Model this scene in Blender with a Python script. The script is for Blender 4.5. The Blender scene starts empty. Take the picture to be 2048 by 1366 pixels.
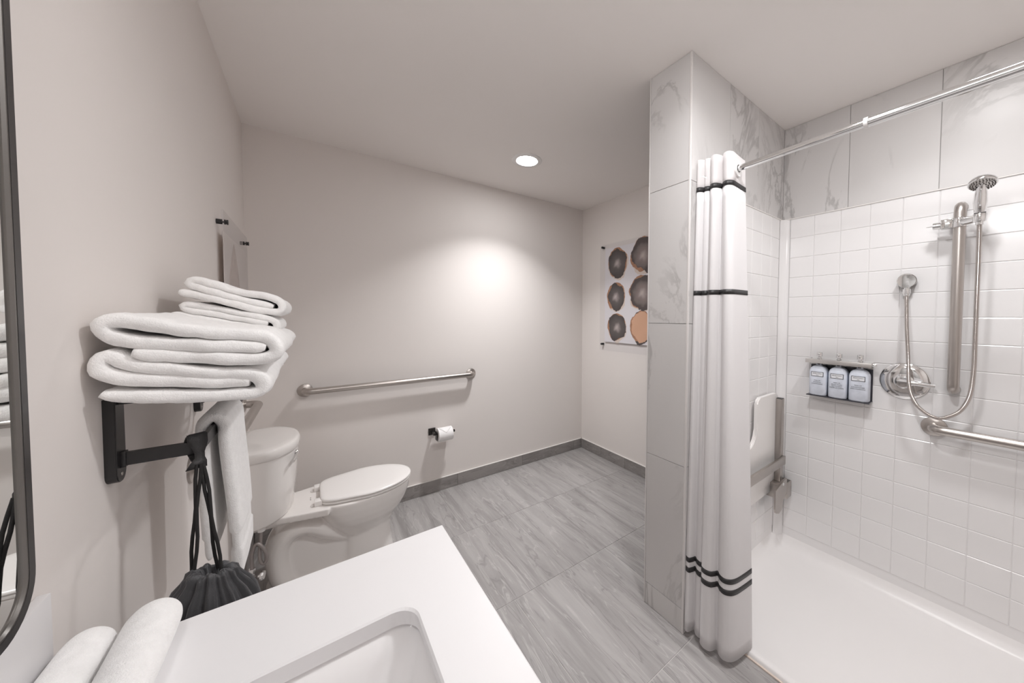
import bpy, bmesh, math, random
from mathutils import Vector, Matrix, noise

random.seed(7)
scene = bpy.context.scene
COL = scene.collection
PI = math.pi

# ------------------------------------------------------------------ camera
cam_d = bpy.data.cameras.new('camera')
cam = bpy.data.objects.new('camera', cam_d)
COL.objects.link(cam)
YAW, PITCH, ROLL = 0.6483, 0.0315, 0.0045
Fv = Vector((math.sin(YAW) * math.cos(PITCH), math.cos(YAW) * math.cos(PITCH), -math.sin(PITCH)))
Rv0 = Vector((math.cos(YAW), -math.sin(YAW), 0))
Uv0 = Rv0.cross(Fv)
Rv = math.cos(ROLL) * Rv0 + math.sin(ROLL) * Uv0
Uv = -math.sin(ROLL) * Rv0 + math.cos(ROLL) * Uv0
m = Matrix.Identity(4)
for i in range(3):
    m[i][0], m[i][1], m[i][2] = Rv[i], Uv[i], -Fv[i]
m.translation = (0.2928, -2.6041, 1.3537)
cam.matrix_world = m
cam_d.sensor_width = 36
cam_d.lens = 665.83 / 2048 * 36
cam_d.shift_x = -101.81 / 2048
cam_d.shift_y = -29.32 / 2048
cam_d.clip_start = 0.02
scene.camera = cam

# ------------------------------------------------------------------ world, exposure
w = bpy.data.worlds.new('world')
scene.world = w
w.use_nodes = True
w.node_tree.nodes['Background'].inputs[0].default_value = (0.9, 0.86, 0.82, 1)
w.node_tree.nodes['Background'].inputs[1].default_value = 0.3
scene.view_settings.view_transform = 'Standard'
scene.view_settings.look = 'None'
scene.view_settings.exposure = 0.45
scene.view_settings.gamma = 1.0
scene.view_settings.use_curve_mapping = False
scene.cycles.max_bounces = 14
scene.cycles.diffuse_bounces = 10
scene.cycles.glossy_bounces = 6
scene.cycles.transparent_max_bounces = 12
scene.cycles.caustics_reflective = False
scene.cycles.caustics_refractive = False

# ------------------------------------------------------------------ room dimensions
W, H = 2.5127, 2.4287          # right wall, ceiling
XP, YP0, YP1 = 1.5371, -1.6114, -1.8179   # partition end face, its two sides
W2 = 2.485                     # shower back wall face
YF = -3.36                     # wall behind the camera
CZ = 0.864                     # counter top

# ceiling lamps: (x, y, power, radius)
LAMPS = [(1.50, -0.59, 8.6), (1.88, -2.58, 2.4), (1.15, -2.25, 5.0)]  # the last one is out of view, added to lift the room's brightness
FILL_BAR_POWER = 4.5  # strength of the added light bar over the mirror
LAMP_COLOR = (1.0, 0.995, 1.0)

# ------------------------------------------------------------------ materials
def new_mat(name):
    mt = bpy.data.materials.new(name)
    mt.use_nodes = True
    nt = mt.node_tree
    for n in list(nt.nodes):
        nt.nodes.remove(n)
    out = nt.nodes.new('ShaderNodeOutputMaterial')
    b = nt.nodes.new('ShaderNodeBsdfPrincipled')
    nt.links.new(b.outputs[0], out.inputs[0])
    return mt, nt, b, out

def N(nt, t, **kw):
    n = nt.nodes.new(t)
    for k, v in kw.items():
        if k in n.inputs:
            n.inputs[k].default_value = v
        else:
            setattr(n, k, v)
    return n

def rgba(c):
    return (c[0], c[1], c[2], 1)

def simple(name, col, rough=0.5, metal=0.0, bump=0.0, bscale=200, spec=0.5, var=0.0, vscale=3.0, coat=0.0, sheen=0.0, aniso=None):
    mt, nt, b, out = new_mat(name)
    b.inputs['Base Color'].default_value = rgba(col)
    b.inputs['Roughness'].default_value = rough
    b.inputs['Metallic'].default_value = metal
    b.inputs['Specular IOR Level'].default_value = spec
    b.inputs['Coat Weight'].default_value = coat
    b.inputs['Sheen Weight'].default_value = sheen
    tc = N(nt, 'ShaderNodeTexCoord')
    nz = N(nt, 'ShaderNodeTexNoise', Scale=vscale, Detail=4.0)
    nt.links.new(tc.outputs['Object'], nz.inputs['Vector'])
    mx = N(nt, 'ShaderNodeMixRGB')
    mx.inputs[1].default_value = rgba([c * (1 - var) for c in col])
    mx.inputs[2].default_value = rgba([min(1, c * (1 + var)) for c in col])
    nt.links.new(nz.outputs[0], mx.inputs[0])
    nt.links.new(mx.outputs[0], b.inputs['Base Color'])
    if bump:
        n2 = N(nt, 'ShaderNodeTexNoise', Scale=bscale, Detail=3.0)
        nt.links.new(tc.outputs['Object'], n2.inputs['Vector'])
        bp = N(nt, 'ShaderNodeBump', Strength=bump, Distance=0.002)
        nt.links.new(n2.outputs[0], bp.inputs['Height'])
        nt.links.new(bp.outputs[0], b.inputs['Normal'])
    return mt

def ramp(nt, stops):
    r = N(nt, 'ShaderNodeValToRGB')
    e = r.color_ramp.elements
    while len(e) > 1:
        e.remove(e[-1])
    e[0].position, e[0].color = stops[0][0], rgba(stops[0][1])
    for p, c in stops[1:]:
        x = e.new(p)
        x.color = rgba(c)
    return r

def tile_coords(nt, scale):
    """object coordinates shifted by a random amount per tile"""
    tc = N(nt, 'ShaderNodeTexCoord')
    oi = N(nt, 'ShaderNodeObjectInfo')
    ml = N(nt, 'ShaderNodeMath', operation='MULTIPLY')
    ml.inputs[1].default_value = 37.0
    nt.links.new(oi.outputs['Random'], ml.inputs[0])
    ad = N(nt, 'ShaderNodeVectorMath', operation='ADD')
    nt.links.new(tc.outputs['Object'], ad.inputs[0])
    nt.links.new(ml.outputs[0], ad.inputs[1])
    mp = N(nt, 'ShaderNodeVectorMath', operation='MULTIPLY')
    mp.inputs[1].default_value = scale
    nt.links.new(ad.outputs[0], mp.inputs[0])
    return mp.outputs[0], oi

def marble_mat():
    mt, nt, b, out = new_mat('marble_tile')
    v, oi = tile_coords(nt, (1, 1, 0.55))
    n1 = N(nt, 'ShaderNodeTexNoise', Scale=2.4, Detail=6.0, Roughness=0.62, Distortion=1.4)
    nt.links.new(v, n1.inputs['Vector'])
    r1 = ramp(nt, [(0.475, (0, 0, 0)), (0.498, (1, 1, 1)), (0.510, (1, 1, 1)), (0.54, (0, 0, 0))])
    nt.links.new(n1.outputs[0], r1.inputs[0])
    n2 = N(nt, 'ShaderNodeTexNoise', Scale=2.6, Detail=2.0)
    nt.links.new(v, n2.inputs['Vector'])
    r2 = ramp(nt, [(0.44, (0, 0, 0)), (0.66, (1, 1, 1))])
    nt.links.new(n2.outputs[0], r2.inputs[0])
    mm = N(nt, 'ShaderNodeMath', operation='MULTIPLY')
    nt.links.new(r1.outputs[0], mm.inputs[0])
    nt.links.new(r2.outputs[0], mm.inputs[1])
    n3 = N(nt, 'ShaderNodeTexNoise', Scale=1.4, Detail=3.0)
    nt.links.new(v, n3.inputs['Vector'])
    r3 = ramp(nt, [(0.3, (0.565, 0.55, 0.545)), (0.7, (0.645, 0.632, 0.625))])
    nt.links.new(n3.outputs[0], r3.inputs[0])
    mx = N(nt, 'ShaderNodeMixRGB')
    mx.inputs[2].default_value = (0.33, 0.32, 0.315, 1)
    nt.links.new(r3.outputs[0], mx.inputs[1])
    m2 = N(nt, 'ShaderNodeMath', operation='MULTIPLY')
    m2.inputs[1].default_value = 0.75
    nt.links.new(mm.outputs[0], m2.inputs[0])
    nt.links.new(m2.outputs[0], mx.inputs[0])
    nt.links.new(mx.outputs[0], b.inputs['Base Color'])
    b.inputs['Roughness'].default_value = 0.36
    return mt

def floor_mat(name, scale, dark, light, rough=0.42):
    mt, nt, b, out = new_mat(name)
    v, oi = tile_coords(nt, scale)
    dn = N(nt, 'ShaderNodeTexNoise', Scale=0.9, Detail=2.0)
    nt.links.new(v, dn.inputs['Vector'])
    dv = N(nt, 'ShaderNodeVectorMath', operation='MULTIPLY_ADD')
    dv.inputs[1].default_value = (1.3, 0.7, 1.0)
    nt.links.new(dn.outputs['Color'], dv.inputs[0])
    nt.links.new(v, dv.inputs[2])
    n1 = N(nt, 'ShaderNodeTexNoise', Scale=1.6, Detail=8.0, Roughness=0.62)
    nt.links.new(dv.outputs[0], n1.inputs['Vector'])
    r1 = ramp(nt, [(0.30, dark), (0.46, [0.5 * (a + c) for a, c in zip(dark, light)]), (0.62, light), (0.75, [0.94 * c for c in light])])
    nt.links.new(n1.outputs[0], r1.inputs[0])
    n2 = N(nt, 'ShaderNodeTexNoise', Scale=2.2, Detail=5.0, Distortion=0.6)
    nt.links.new(dv.outputs[0], n2.inputs['Vector'])
    r2 = ramp(nt, [(0.485, (0, 0, 0)), (0.5, (1, 1, 1)), (0.515, (0, 0, 0))])
    nt.links.new(n2.outputs[0], r2.inputs[0])
    mx = N(nt, 'ShaderNodeMixRGB')
    mx.inputs[2].default_value = rgba([min(1, c * 1.28) for c in light])
    nt.links.new(r1.outputs[0], mx.inputs[1])
    m2 = N(nt, 'ShaderNodeMath', operation='MULTIPLY')
    m2.inputs[1].default_value = 0.55
    nt.links.new(r2.outputs[0], m2.inputs[0])
    nt.links.new(m2.outputs[0], mx.inputs[0])
    n3 = N(nt, 'ShaderNodeTexNoise', Scale=3.1, Detail=5.0, Distortion=0.4)
    nt.links.new(dv.outputs[0], n3.inputs['Vector'])
    r3 = ramp(nt, [(0.40, (0, 0, 0)), (0.42, (1, 1, 1)), (0.45, (0, 0, 0))])
    nt.links.new(n3.outputs[0], r3.inputs[0])
    mx2 = N(nt, 'ShaderNodeMixRGB')
    mx2.inputs[2].default_value = rgba([c * 0.72 for c in dark])
    nt.links.new(mx.outputs[0], mx2.inputs[1])
    m3 = N(nt, 'ShaderNodeMath', operation='MULTIPLY')
    m3.inputs[1].default_value = 0.5
    nt.links.new(r3.outputs[0], m3.inputs[0])
    nt.links.new(m3.outputs[0], mx2.inputs[0])
    nt.links.new(mx2.outputs[0], b.inputs['Base Color'])
    b.inputs['Roughness'].default_value = rough
    return mt

def towel_mat():
    mt, nt, b, out = new_mat('terry_cloth')
    b.inputs['Base Color'].default_value = (0.90, 0.89, 0.88, 1)
    b.inputs['Roughness'].default_value = 0.95
    b.inputs['Sheen Weight'].default_value = 0.25
    b.inputs['Specular IOR Level'].default_value = 0.1
    tc = N(nt, 'ShaderNodeTexCoord')
    n1 = N(nt, 'ShaderNodeTexNoise', Scale=420.0, Detail=3.0, Roughness=0.7)
    nt.links.new(tc.outputs['Object'], n1.inputs['Vector'])
    n2 = N(nt, 'ShaderNodeTexNoise', Scale=70.0, Detail=3.0)
    nt.links.new(tc.outputs['Object'], n2.inputs['Vector'])
    ad = N(nt, 'ShaderNodeMath', operation='ADD')
    nt.links.new(n1.outputs[0], ad.inputs[0])
    nt.links.new(n2.outputs[0], ad.inputs[1])
    bp = N(nt, 'ShaderNodeBump', Strength=0.55, Distance=0.003)
    nt.links.new(ad.outputs[0], bp.inputs['Height'])
    nt.links.new(bp.outputs[0], b.inputs['Normal'])
    rr = ramp(nt, [(0.3, (0.89, 0.885, 0.88)), (0.7, (0.95, 0.945, 0.94))])
    nt.links.new(n2.outputs[0], rr.inputs[0])
    nt.links.new(rr.outputs[0], b.inputs['Base Color'])
    return mt

def cloth_mat(name, col, transl, bump=0.15, alpha=1.0):
    mt, nt, b, out = new_mat(name)
    b.inputs['Base Color'].default_value = rgba(col)
    b.inputs['Roughness'].default_value = 0.8
    b.inputs['Specular IOR Level'].default_value = 0.2
    tc = N(nt, 'ShaderNodeTexCoord')
    wv = N(nt, 'ShaderNodeTexNoise', Scale=500.0, Detail=2.0)
    nt.links.new(tc.outputs['Object'], wv.inputs['Vector'])
    bp = N(nt, 'ShaderNodeBump', Strength=bump, Distance=0.001)
    nt.links.new(wv.outputs[0], bp.inputs['Height'])
    nt.links.new(bp.outputs[0], b.inputs['Normal'])
    tr = N(nt, 'ShaderNodeBsdfTranslucent')
    tr.inputs[0].default_value = rgba(col)
    mx = N(nt, 'ShaderNodeMixShader')
    mx.inputs[0].default_value = transl
    nt.links.new(b.outputs[0], mx.inputs[1])
    nt.links.new(tr.outputs[0], mx.inputs[2])
    if alpha < 1:
        tp = N(nt, 'ShaderNodeBsdfTransparent')
        m2 = N(nt, 'ShaderNodeMixShader')
        m2.inputs[0].default_value = alpha
        nt.links.new(tp.outputs[0], m2.inputs[1])
        nt.links.new(mx.outputs[0], m2.inputs[2])
        nt.links.new(m2.outputs[0], out.inputs[0])
    else:
        nt.links.new(mx.outputs[0], out.inputs[0])
    return mt

def acrylic_mat():
    mt, nt, b, out = new_mat('clear_acrylic')
    nt.nodes.remove(b)
    tp = N(nt, 'ShaderNodeBsdfTransparent')
    tp.inputs[0].default_value = (0.975, 0.975, 0.98, 1)
    gl = N(nt, 'ShaderNodeBsdfGlossy')
    gl.inputs['Roughness'].default_value = 0.03
    fr = N(nt, 'ShaderNodeFresnel')
    fr.inputs[0].default_value = 1.18
    mx = N(nt, 'ShaderNodeMixShader')
    ge = N(nt, 'ShaderNodeNewGeometry')
    iv = N(nt, 'ShaderNodeMath', operation='SUBTRACT')
    iv.inputs[0].default_value = 1.0
    nt.links.new(ge.outputs['Backfacing'], iv.inputs[1])
    ml = N(nt, 'ShaderNodeMath', operation='MULTIPLY')
    nt.links.new(iv.outputs[0], ml.inputs[0])
    nt.links.new(fr.outputs[0], ml.inputs[1])
    nt.links.new(ml.outputs[0], mx.inputs[0])
    nt.links.new(tp.outputs[0], mx.inputs[1])
    nt.links.new(gl.outputs[0], mx.inputs[2])
    nt.links.new(mx.outputs[0], out.inputs[0])
    return mt

def emit_mat(name, col, strength):
    mt, nt, b, out = new_mat(name)
    b.inputs['Base Color'].default_value = (0.9, 0.9, 0.9, 1)
    b.inputs['Emission Color'].default_value = rgba(col)
    b.inputs['Emission Strength'].default_value = strength
    return mt

def spot_mat(name, inner, mid, edge):
    """scorched paper disc: radial burn colours from the disc's own centre, roughened by noise"""
    mt, nt, b, out = new_mat(name)
    tc = N(nt, 'ShaderNodeTexCoord')
    ln = N(nt, 'ShaderNodeVectorMath', operation='LENGTH')
    nt.links.new(tc.outputs['Object'], ln.inputs[0])
    nz = N(nt, 'ShaderNodeTexNoise', Scale=22.0, Detail=5.0)
    nt.links.new(tc.outputs['Object'], nz.inputs['Vector'])
    ma = N(nt, 'ShaderNodeMath', operation='MULTIPLY_ADD')
    ma.inputs[1].default_value = 0.055
    nt.links.new(nz.outputs[0], ma.inputs[0])
    nt.links.new(ln.outputs['Value'], ma.inputs[2])
    r = ramp(nt, [(0.035, inner), (0.075, mid), (0.115, [0.75 * c for c in mid]), (0.14, edge)])
    nt.links.new(ma.outputs[0], r.inputs[0])
    nt.links.new(r.outputs[0], b.inputs['Base Color'])
    b.inputs['Roughness'].default_value = 0.6
    return mt

M = {}
M['paint'] = simple('warm_grey_paint', (0.765, 0.725, 0.70), 0.75, spec=0.2, bump=0.04, bscale=350, var=0.01)
M['ceil'] = simple('ceiling_paint', (0.88, 0.85, 0.828), 0.85, spec=0.15, bump=0.04, bscale=300, var=0.01)
M['marble'] = marble_mat()
M['grout'] = simple('grey_grout', (0.42, 0.41, 0.40), 0.9, var=0.05)
M['floor'] = floor_mat('veined_floor_tile', (8.5, 0.75, 1.0), (0.245, 0.233, 0.229), (0.385, 0.370, 0.366))
M['base'] = floor_mat('veined_base_tile', (2.0, 2.0, 7.0), (0.20, 0.186, 0.18), (0.30, 0.282, 0.273))
M['groutf'] = simple('floor_grout', (0.56, 0.54, 0.53), 0.9, var=0.05)
M['trim'] = simple('satin_white_metal_trim', (0.80, 0.78, 0.77), 0.3, metal=0.3)
M['acryl'] = simple('white_acrylic_surround', (0.80, 0.79, 0.79), 0.16, var=0.005)
M['pan'] = simple('white_shower_pan', (0.83, 0.815, 0.81), 0.3, bump=0.03, bscale=500, var=0.005)
M['ceramic'] = simple('white_ceramic', (0.80, 0.775, 0.755), 0.08, var=0.005)
M['seatp'] = simple('white_seat_plastic', (0.82, 0.80, 0.785), 0.22, var=0.005)
M['sink'] = simple('white_sink_ceramic', (0.86, 0.85, 0.85), 0.08, var=0.003)
M['quartz'] = simple('white_quartz', (0.79, 0.782, 0.79), 0.38, var=0.015, vscale=2.0)
M['towel'] = towel_mat()
M['steel'] = simple('brushed_stainless', (0.50, 0.465, 0.44), 0.34, metal=1.0, bump=0.03, bscale=600)
M['chrome'] = simple('polished_chrome', (0.80, 0.80, 0.80), 0.07, metal=1.0)
M['black'] = simple('matt_black_metal', (0.022, 0.021, 0.022), 0.38, bump=0.03, bscale=800)
M['blackgloss'] = simple('bronze_black_metal', (0.03, 0.026, 0.024), 0.25, metal=0.3)
M['bag'] = simple('black_nylon', (0.042, 0.042, 0.046), 0.48, bump=0.3, bscale=700, var=0.1, sheen=0.3)
M['cord'] = simple('black_cord', (0.012, 0.011, 0.011), 0.8, bump=0.4, bscale=900)
M['frame'] = simple('dark_mirror_frame', (0.035, 0.033, 0.033), 0.3, metal=0.2)
M['framein'] = simple('brushed_frame_face', (0.20, 0.19, 0.18), 0.3, metal=0.9)
M['mirror'] = simple('mirror_glass', (0.86, 0.87, 0.86), 0.01, metal=1.0)
M['curtain'] = cloth_mat('white_curtain_fabric', (0.86, 0.848, 0.853), 0.28, bump=0.25)
M['sheer'] = cloth_mat('sheer_white_fabric', (0.86, 0.84, 0.84), 0.35, bump=0.25, alpha=0.82)
M['band'] = simple('black_ribbon', (0.025, 0.024, 0.025), 0.45, bump=0.3, bscale=500)
M['acrylic'] = acrylic_mat()
M['paper'] = simple('print_paper', (0.78, 0.755, 0.775), 0.5, var=0.02)
M['paper2'] = cloth_mat('pale_frosted_print', (0.88, 0.84, 0.81), 0.3, bump=0.0)
M['leafprint'] = simple('faded_brown_ink', (0.56, 0.48, 0.44), 0.6, var=0.45, vscale=26)
M['spotd'] = spot_mat('charred_disc', (0.50, 0.43, 0.41), (0.135, 0.115, 0.11), (0.08, 0.065, 0.06))
M['spotm'] = spot_mat('scorched_disc', (0.52, 0.44, 0.41), (0.26, 0.21, 0.195), (0.09, 0.07, 0.065))
M['spoto'] = simple('orange_disc', (0.68, 0.40, 0.26), 0.6, var=0.08, vscale=8)
M['burnt'] = simple('burnt_edge', (0.42, 0.22, 0.13), 0.7, var=0.3, vscale=20)
M['curl'] = simple('curled_paper', (0.72, 0.62, 0.55), 0.6, var=0.06)
M['tp'] = simple('tissue_paper', (0.86, 0.85, 0.85), 0.9, bump=0.15, bscale=500)
M['card'] = simple('cardboard_core', (0.5, 0.42, 0.34), 0.9)
M['lens'] = emit_mat('lamp_lens', LAMP_COLOR, 75.0)
M['fillbar'] = emit_mat('fill_bar_lens', LAMP_COLOR, 4.0)  # glow of the unseen light bar, added for overall brightness
M['white'] = simple('white_plastic', (0.82, 0.81, 0.80), 0.35)
M['label'] = simple('bottle_marbled_label', (0.66, 0.70, 0.78), 0.35, var=0.20, vscale=32)
M['ink'] = simple('black_ink', (0.03, 0.03, 0.035), 0.5)
M['lab_white'] = simple('label_white', (0.74, 0.75, 0.78), 0.4)
M['bottle_back'] = simple('dark_bottle_holder', (0.04, 0.04, 0.05), 0.3)
M['hosegrey'] = simple('braided_grey_hose', (0.33, 0.30, 0.29), 0.4, metal=0.6, bump=0.5, bscale=700)
M['hosesteel'] = simple('coiled_steel_hose', (0.55, 0.51, 0.485), 0.22, metal=1.0)
M['brass'] = simple('brass_fitting', (0.55, 0.36, 0.16), 0.35, metal=1.0)
M['nozzle'] = simple('nozzle_rubber_and_mouth_shade', (0.10, 0.09, 0.085), 0.6)
M['face'] = simple('satin_spray_face', (0.62, 0.60, 0.58), 0.3, metal=0.8)
M['wood'] = simple('grey_laminate', (0.30, 0.28, 0.27), 0.5, var=0.1)
M['caulk'] = simple('white_caulk', (0.74, 0.72, 0.70), 0.5)

# ------------------------------------------------------------------ helpers
def link(name, me, mat, parent=None, smooth=True, loc=None, props=None, center=True):
    """one mesh object; the mesh is in world coordinates and is re-centred on its own bounds"""
    if center and len(me.vertices):
        xs = [v.co for v in me.vertices]
        c = Vector([(min(v[i] for v in xs) + max(v[i] for v in xs)) / 2 for i in range(3)])
        me.transform(Matrix.Translation(-c))
    else:
        c = Vector((0, 0, 0))
    o = bpy.data.objects.new(name, me)
    COL.objects.link(o)
    if mat:
        me.materials.clear()
        me.materials.append(M[mat] if isinstance(mat, str) else mat)
    if smooth:
        for p in me.polygons:
            p.use_smooth = True
    o.location = c
    if parent:
        o.parent = parent
        o.location = c - parent_world(parent)
    for k, v in (props or {}).items():
        o[k] = v
    return o

def parent_world(p):
    l = Vector(p.location)
    while p.parent:
        p = p.parent
        l += Vector(p.location)
    return l

def from_bm(name, bm, mat, parent=None, smooth=True, auto=None, props=None):
    bmesh.ops.recalc_face_normals(bm, faces=bm.faces)
    me = bpy.data.meshes.new(name)
    bm.to_mesh(me)
    bm.free()
    o = link(name, me, mat, parent, smooth, props=props)
    if auto:
        sharp_by_angle(me, auto)
    return o

def sharp_by_angle(me, ang):
    bm = bmesh.new()
    bm.from_mesh(me)
    for e in bm.edges:
        e.smooth = not (len(e.link_faces) == 2 and e.calc_face_angle(0) > ang)
    bm.to_mesh(me)
    bm.free()

def thing(name, label, cat, loc, group=None):
    o = bpy.data.objects.new(name, None)
    COL.objects.link(o)
    o.empty_display_size = 0.05
    o.location = loc
    o['label'] = label
    o['category'] = cat
    if group:
        o['group'] = group
    return o

def struct(o):
    o['kind'] = 'structure'
    return o

def bbox(bm, x0, x1, y0, y1, z0, z1, bev=0.0, seg=2):
    vs = [bm.verts.new(p) for p in [(x0, y0, z0), (x1, y0, z0), (x1, y1, z0), (x0, y1, z0), (x0, y0, z1), (x1, y0, z1), (x1, y1, z1), (x0, y1, z1)]]
    fs = [bm.faces.new([vs[i] for i in f]) for f in [(3, 2, 1, 0), (4, 5, 6, 7), (0, 1, 5, 4), (1, 2, 6, 5), (2, 3, 7, 6), (3, 0, 4, 7)]]
    if bev > 0:
        es = list({e for f in fs for e in f.edges})
        bmesh.ops.bevel(bm, geom=es, offset=bev, segments=seg, affect='EDGES', profile=0.5)

def box(name, x0, x1, y0, y1, z0, z1, mat, parent=None, bev=0.0, seg=2, props=None):
    bm = bmesh.new()
    bbox(bm, x0, x1, y0, y1, z0, z1, bev, seg)
    return from_bm(name, bm, mat, parent, smooth=bev > 0, auto=0.6 if bev > 0 else None, props=props)

def frames(pts):
    n = len(pts)
    T = []
    for i in range(n):
        a, b = pts[max(i - 1, 0)], pts[min(i + 1, n - 1)]
        T.append((b - a).normalized())
    up = Vector((0, 0, 1)) if abs(T[0].z) < 0.9 else Vector((1, 0, 0))
    nrm = (up - T[0] * up.dot(T[0])).normalized()
    out = []
    for i in range(n):
        nrm = (nrm - T[i] * nrm.dot(T[i])).normalized()
        out.append((T[i], nrm, T[i].cross(nrm)))
    return out

def sweep(bm, pts, rad, segs=16, caps=True, ysc=1.0, shape=None):
    """tube along points; rad number or list; shape(a) -> factor for non-round sections"""
    pts = [Vector(p) for p in pts]
    fr = frames(pts)
    rings = []
    for i, p in enumerate(pts):
        r = rad[i] if isinstance(rad, (list, tuple)) else rad
        ring = []
        for k in range(segs):
            a = 2 * PI * k / segs
            f = shape(a) if shape else 1
            ring.append(bm.verts.new(p + fr[i][1] * (math.cos(a) * r * f) + fr[i][2] * (math.sin(a) * r * f * ysc)))
        rings.append(ring)
    for i in range(len(rings) - 1):
        for k in range(segs):
            bm.faces.new([rings[i][k], rings[i][(k + 1) % segs], rings[i + 1][(k + 1) % segs], rings[i + 1][k]])
    if caps:
        bm.faces.new(rings[0][::-1])
        bm.faces.new(rings[-1])
    return rings

def tube(name, pts, rad, mat, parent=None, segs=16, auto=0.9, props=None):
    bm = bmesh.new()
    sweep(bm, pts, rad, segs)
    return from_bm(name, bm, mat, parent, True, auto, props=props)

def lathe(bm, prof, origin, axis, segs=32):
    """profile [(r, h)] turned about axis through origin"""
    o = Vector(origin)
    a = Vector(axis).normalized()
    u = a.orthogonal().normalized()
    v = a.cross(u)
    rings = []
    for r, h in prof:
        if r < 1e-6:
            rings.append([bm.verts.new(o + a * h)])
        else:
            rings.append([bm.verts.new(o + a * h + u * (math.cos(2 * PI * k / segs) * r) + v * (math.sin(2 * PI * k / segs) * r)) for k in range(segs)])
    for A, B in zip(rings, rings[1:]):
        for k in range(segs):
            k2 = (k + 1) % segs
            if len(A) == 1 and len(B) == 1:
                continue
            if len(A) == 1:
                bm.faces.new([A[0], B[k], B[k2]])
            elif len(B) == 1:
                bm.faces.new([A[k], B[0], A[k2]])
            else:
                bm.faces.new([A[k], B[k], B[k2], A[k2]])

def turned(name, prof, origin, axis, mat, parent=None, segs=32, auto=0.7, props=None):
    bm = bmesh.new()
    lathe(bm, prof, origin, axis, segs)
    return from_bm(name, bm, mat, parent, True, auto, props=props)

def catmull(pts, n):
    """smooth resample of a list of tuples to n points"""
    P = [Vector(p) for p in pts]
    P = [P[0] * 2 - P[1]] + P + [P[-1] * 2 - P[-2]]
    dense = []
    for i in range(1, len(P) - 2):
        for k in range(12):
            t = k / 12
            a, b, c, d = P[i - 1], P[i], P[i + 1], P[i + 2]
            dense.append(0.5 * ((2 * b) + (c - a) * t + (2 * a - 5 * b + 4 * c - d) * t * t + (3 * b - a - 3 * c + d) * t * t * t))
    dense.append(P[-2].copy())
    L = [0]
    for a, b in zip(dense, dense[1:]):
        L.append(L[-1] + (b - a).length)
    out, j = [], 0
    for k in range(n):
        s = L[-1] * k / (n - 1)
        while j < len(L) - 2 and L[j + 1] < s:
            j += 1
        f = (s - L[j]) / max(L[j + 1] - L[j], 1e-9)
        out.append(dense[j].lerp(dense[j + 1], min(max(f, 0), 1)))
    return out

def copy_obj(o, loc, parent):
    c = o.copy()
    COL.objects.link(c)
    c.parent = parent
    c.location = Vector(loc) - (parent_world(parent) if parent else Vector((0, 0, 0)))
    return c

def tile_mesh(name, a, b, t, bev, axis):
    """a slab a x b x t with a bevelled front; axis = outward normal: 'x-', 'y-', 'z+'"""
    bm = bmesh.new()
    bk = [(-a / 2, -b / 2, 0), (a / 2, -b / 2, 0), (a / 2, b / 2, 0), (-a / 2, b / 2, 0)]
    mid = [(x, y, t - bev * 0.6) for x, y, _ in bk]
    ft = [(x * (a - 2 * bev) / a, y * (b - 2 * bev) / b, t) for x, y, _ in bk]
    R = [[bm.verts.new(p) for p in L] for L in (bk, mid, ft)]
    for A, B in zip(R, R[1:]):
        for k in range(4):
            bm.faces.new([A[k], A[(k + 1) % 4], B[(k + 1) % 4], B[k]])
    bm.faces.new(R[-1])
    bm.faces.new(R[0][::-1])
    if axis == 'x-':      # local x -> world y, local y -> world z, local z -> -x
        mt = Matrix(((0, 0, -1, 0), (1, 0, 0, 0), (0, 1, 0, 0), (0, 0, 0, 1)))
    elif axis == 'y-':    # local x -> world x, local y -> z, local z -> -y
        mt = Matrix(((1, 0, 0, 0), (0, 0, -1, 0), (0, 1, 0, 0), (0, 0, 0, 1)))
    else:
        mt = Matrix.Identity(4)
    bm.transform(mt)
    bmesh.ops.recalc_face_normals(bm, faces=bm.faces)
    me = bpy.data.meshes.new(name)
    bm.to_mesh(me)
    bm.free()
    return me

_tilecache = {}
def tile(name, cx, cy, cz, a, b, t, axis, mat, parent, gap=0.003, bev=0.0012):
    key = (name, round(a, 4), round(b, 4), t, axis, mat, gap, bev)
    if key not in _tilecache:
        me = tile_mesh(name, a - gap, b - gap, t, bev, axis)
        me.materials.append(M[mat])
        _tilecache[key] = me
    o = bpy.data.objects.new(name, _tilecache[key])
    COL.objects.link(o)
    o.parent = parent
    o.location = Vector((cx, cy, cz)) - parent_world(parent)
    return o

def bake(o):
    """apply modifiers into plain mesh data"""
    dg = bpy.context.evaluated_depsgraph_get()
    me = bpy.data.meshes.new_from_object(o.evaluated_get(dg))
    o.modifiers.clear()
    o.data = me
    for p in me.polygons:
        p.use_smooth = True
    return o

# ================================================================== THE ROOM
wall_left = struct(box('wall_left', -0.1, 0, YF - 0.1, 0.1, -0.05, H + 0.05, 'paint'))
wall_back = struct(box('wall_back', 0, W + 0.1, 0, 0.1, -0.05, H + 0.05, 'paint'))
wall_right = struct(box('wall_right', W, W + 0.1, YP0 - 0.01, 0, -0.05, H + 0.05, 'paint'))
ceiling = struct(box('ceiling', 0, W + 0.1, YF, 0, H, H + 0.05, 'ceil'))
wall_front = struct(box('wall_front', 0, W + 0.1, YF - 0.1, YF, -0.05, H + 0.05, 'paint'))

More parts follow.
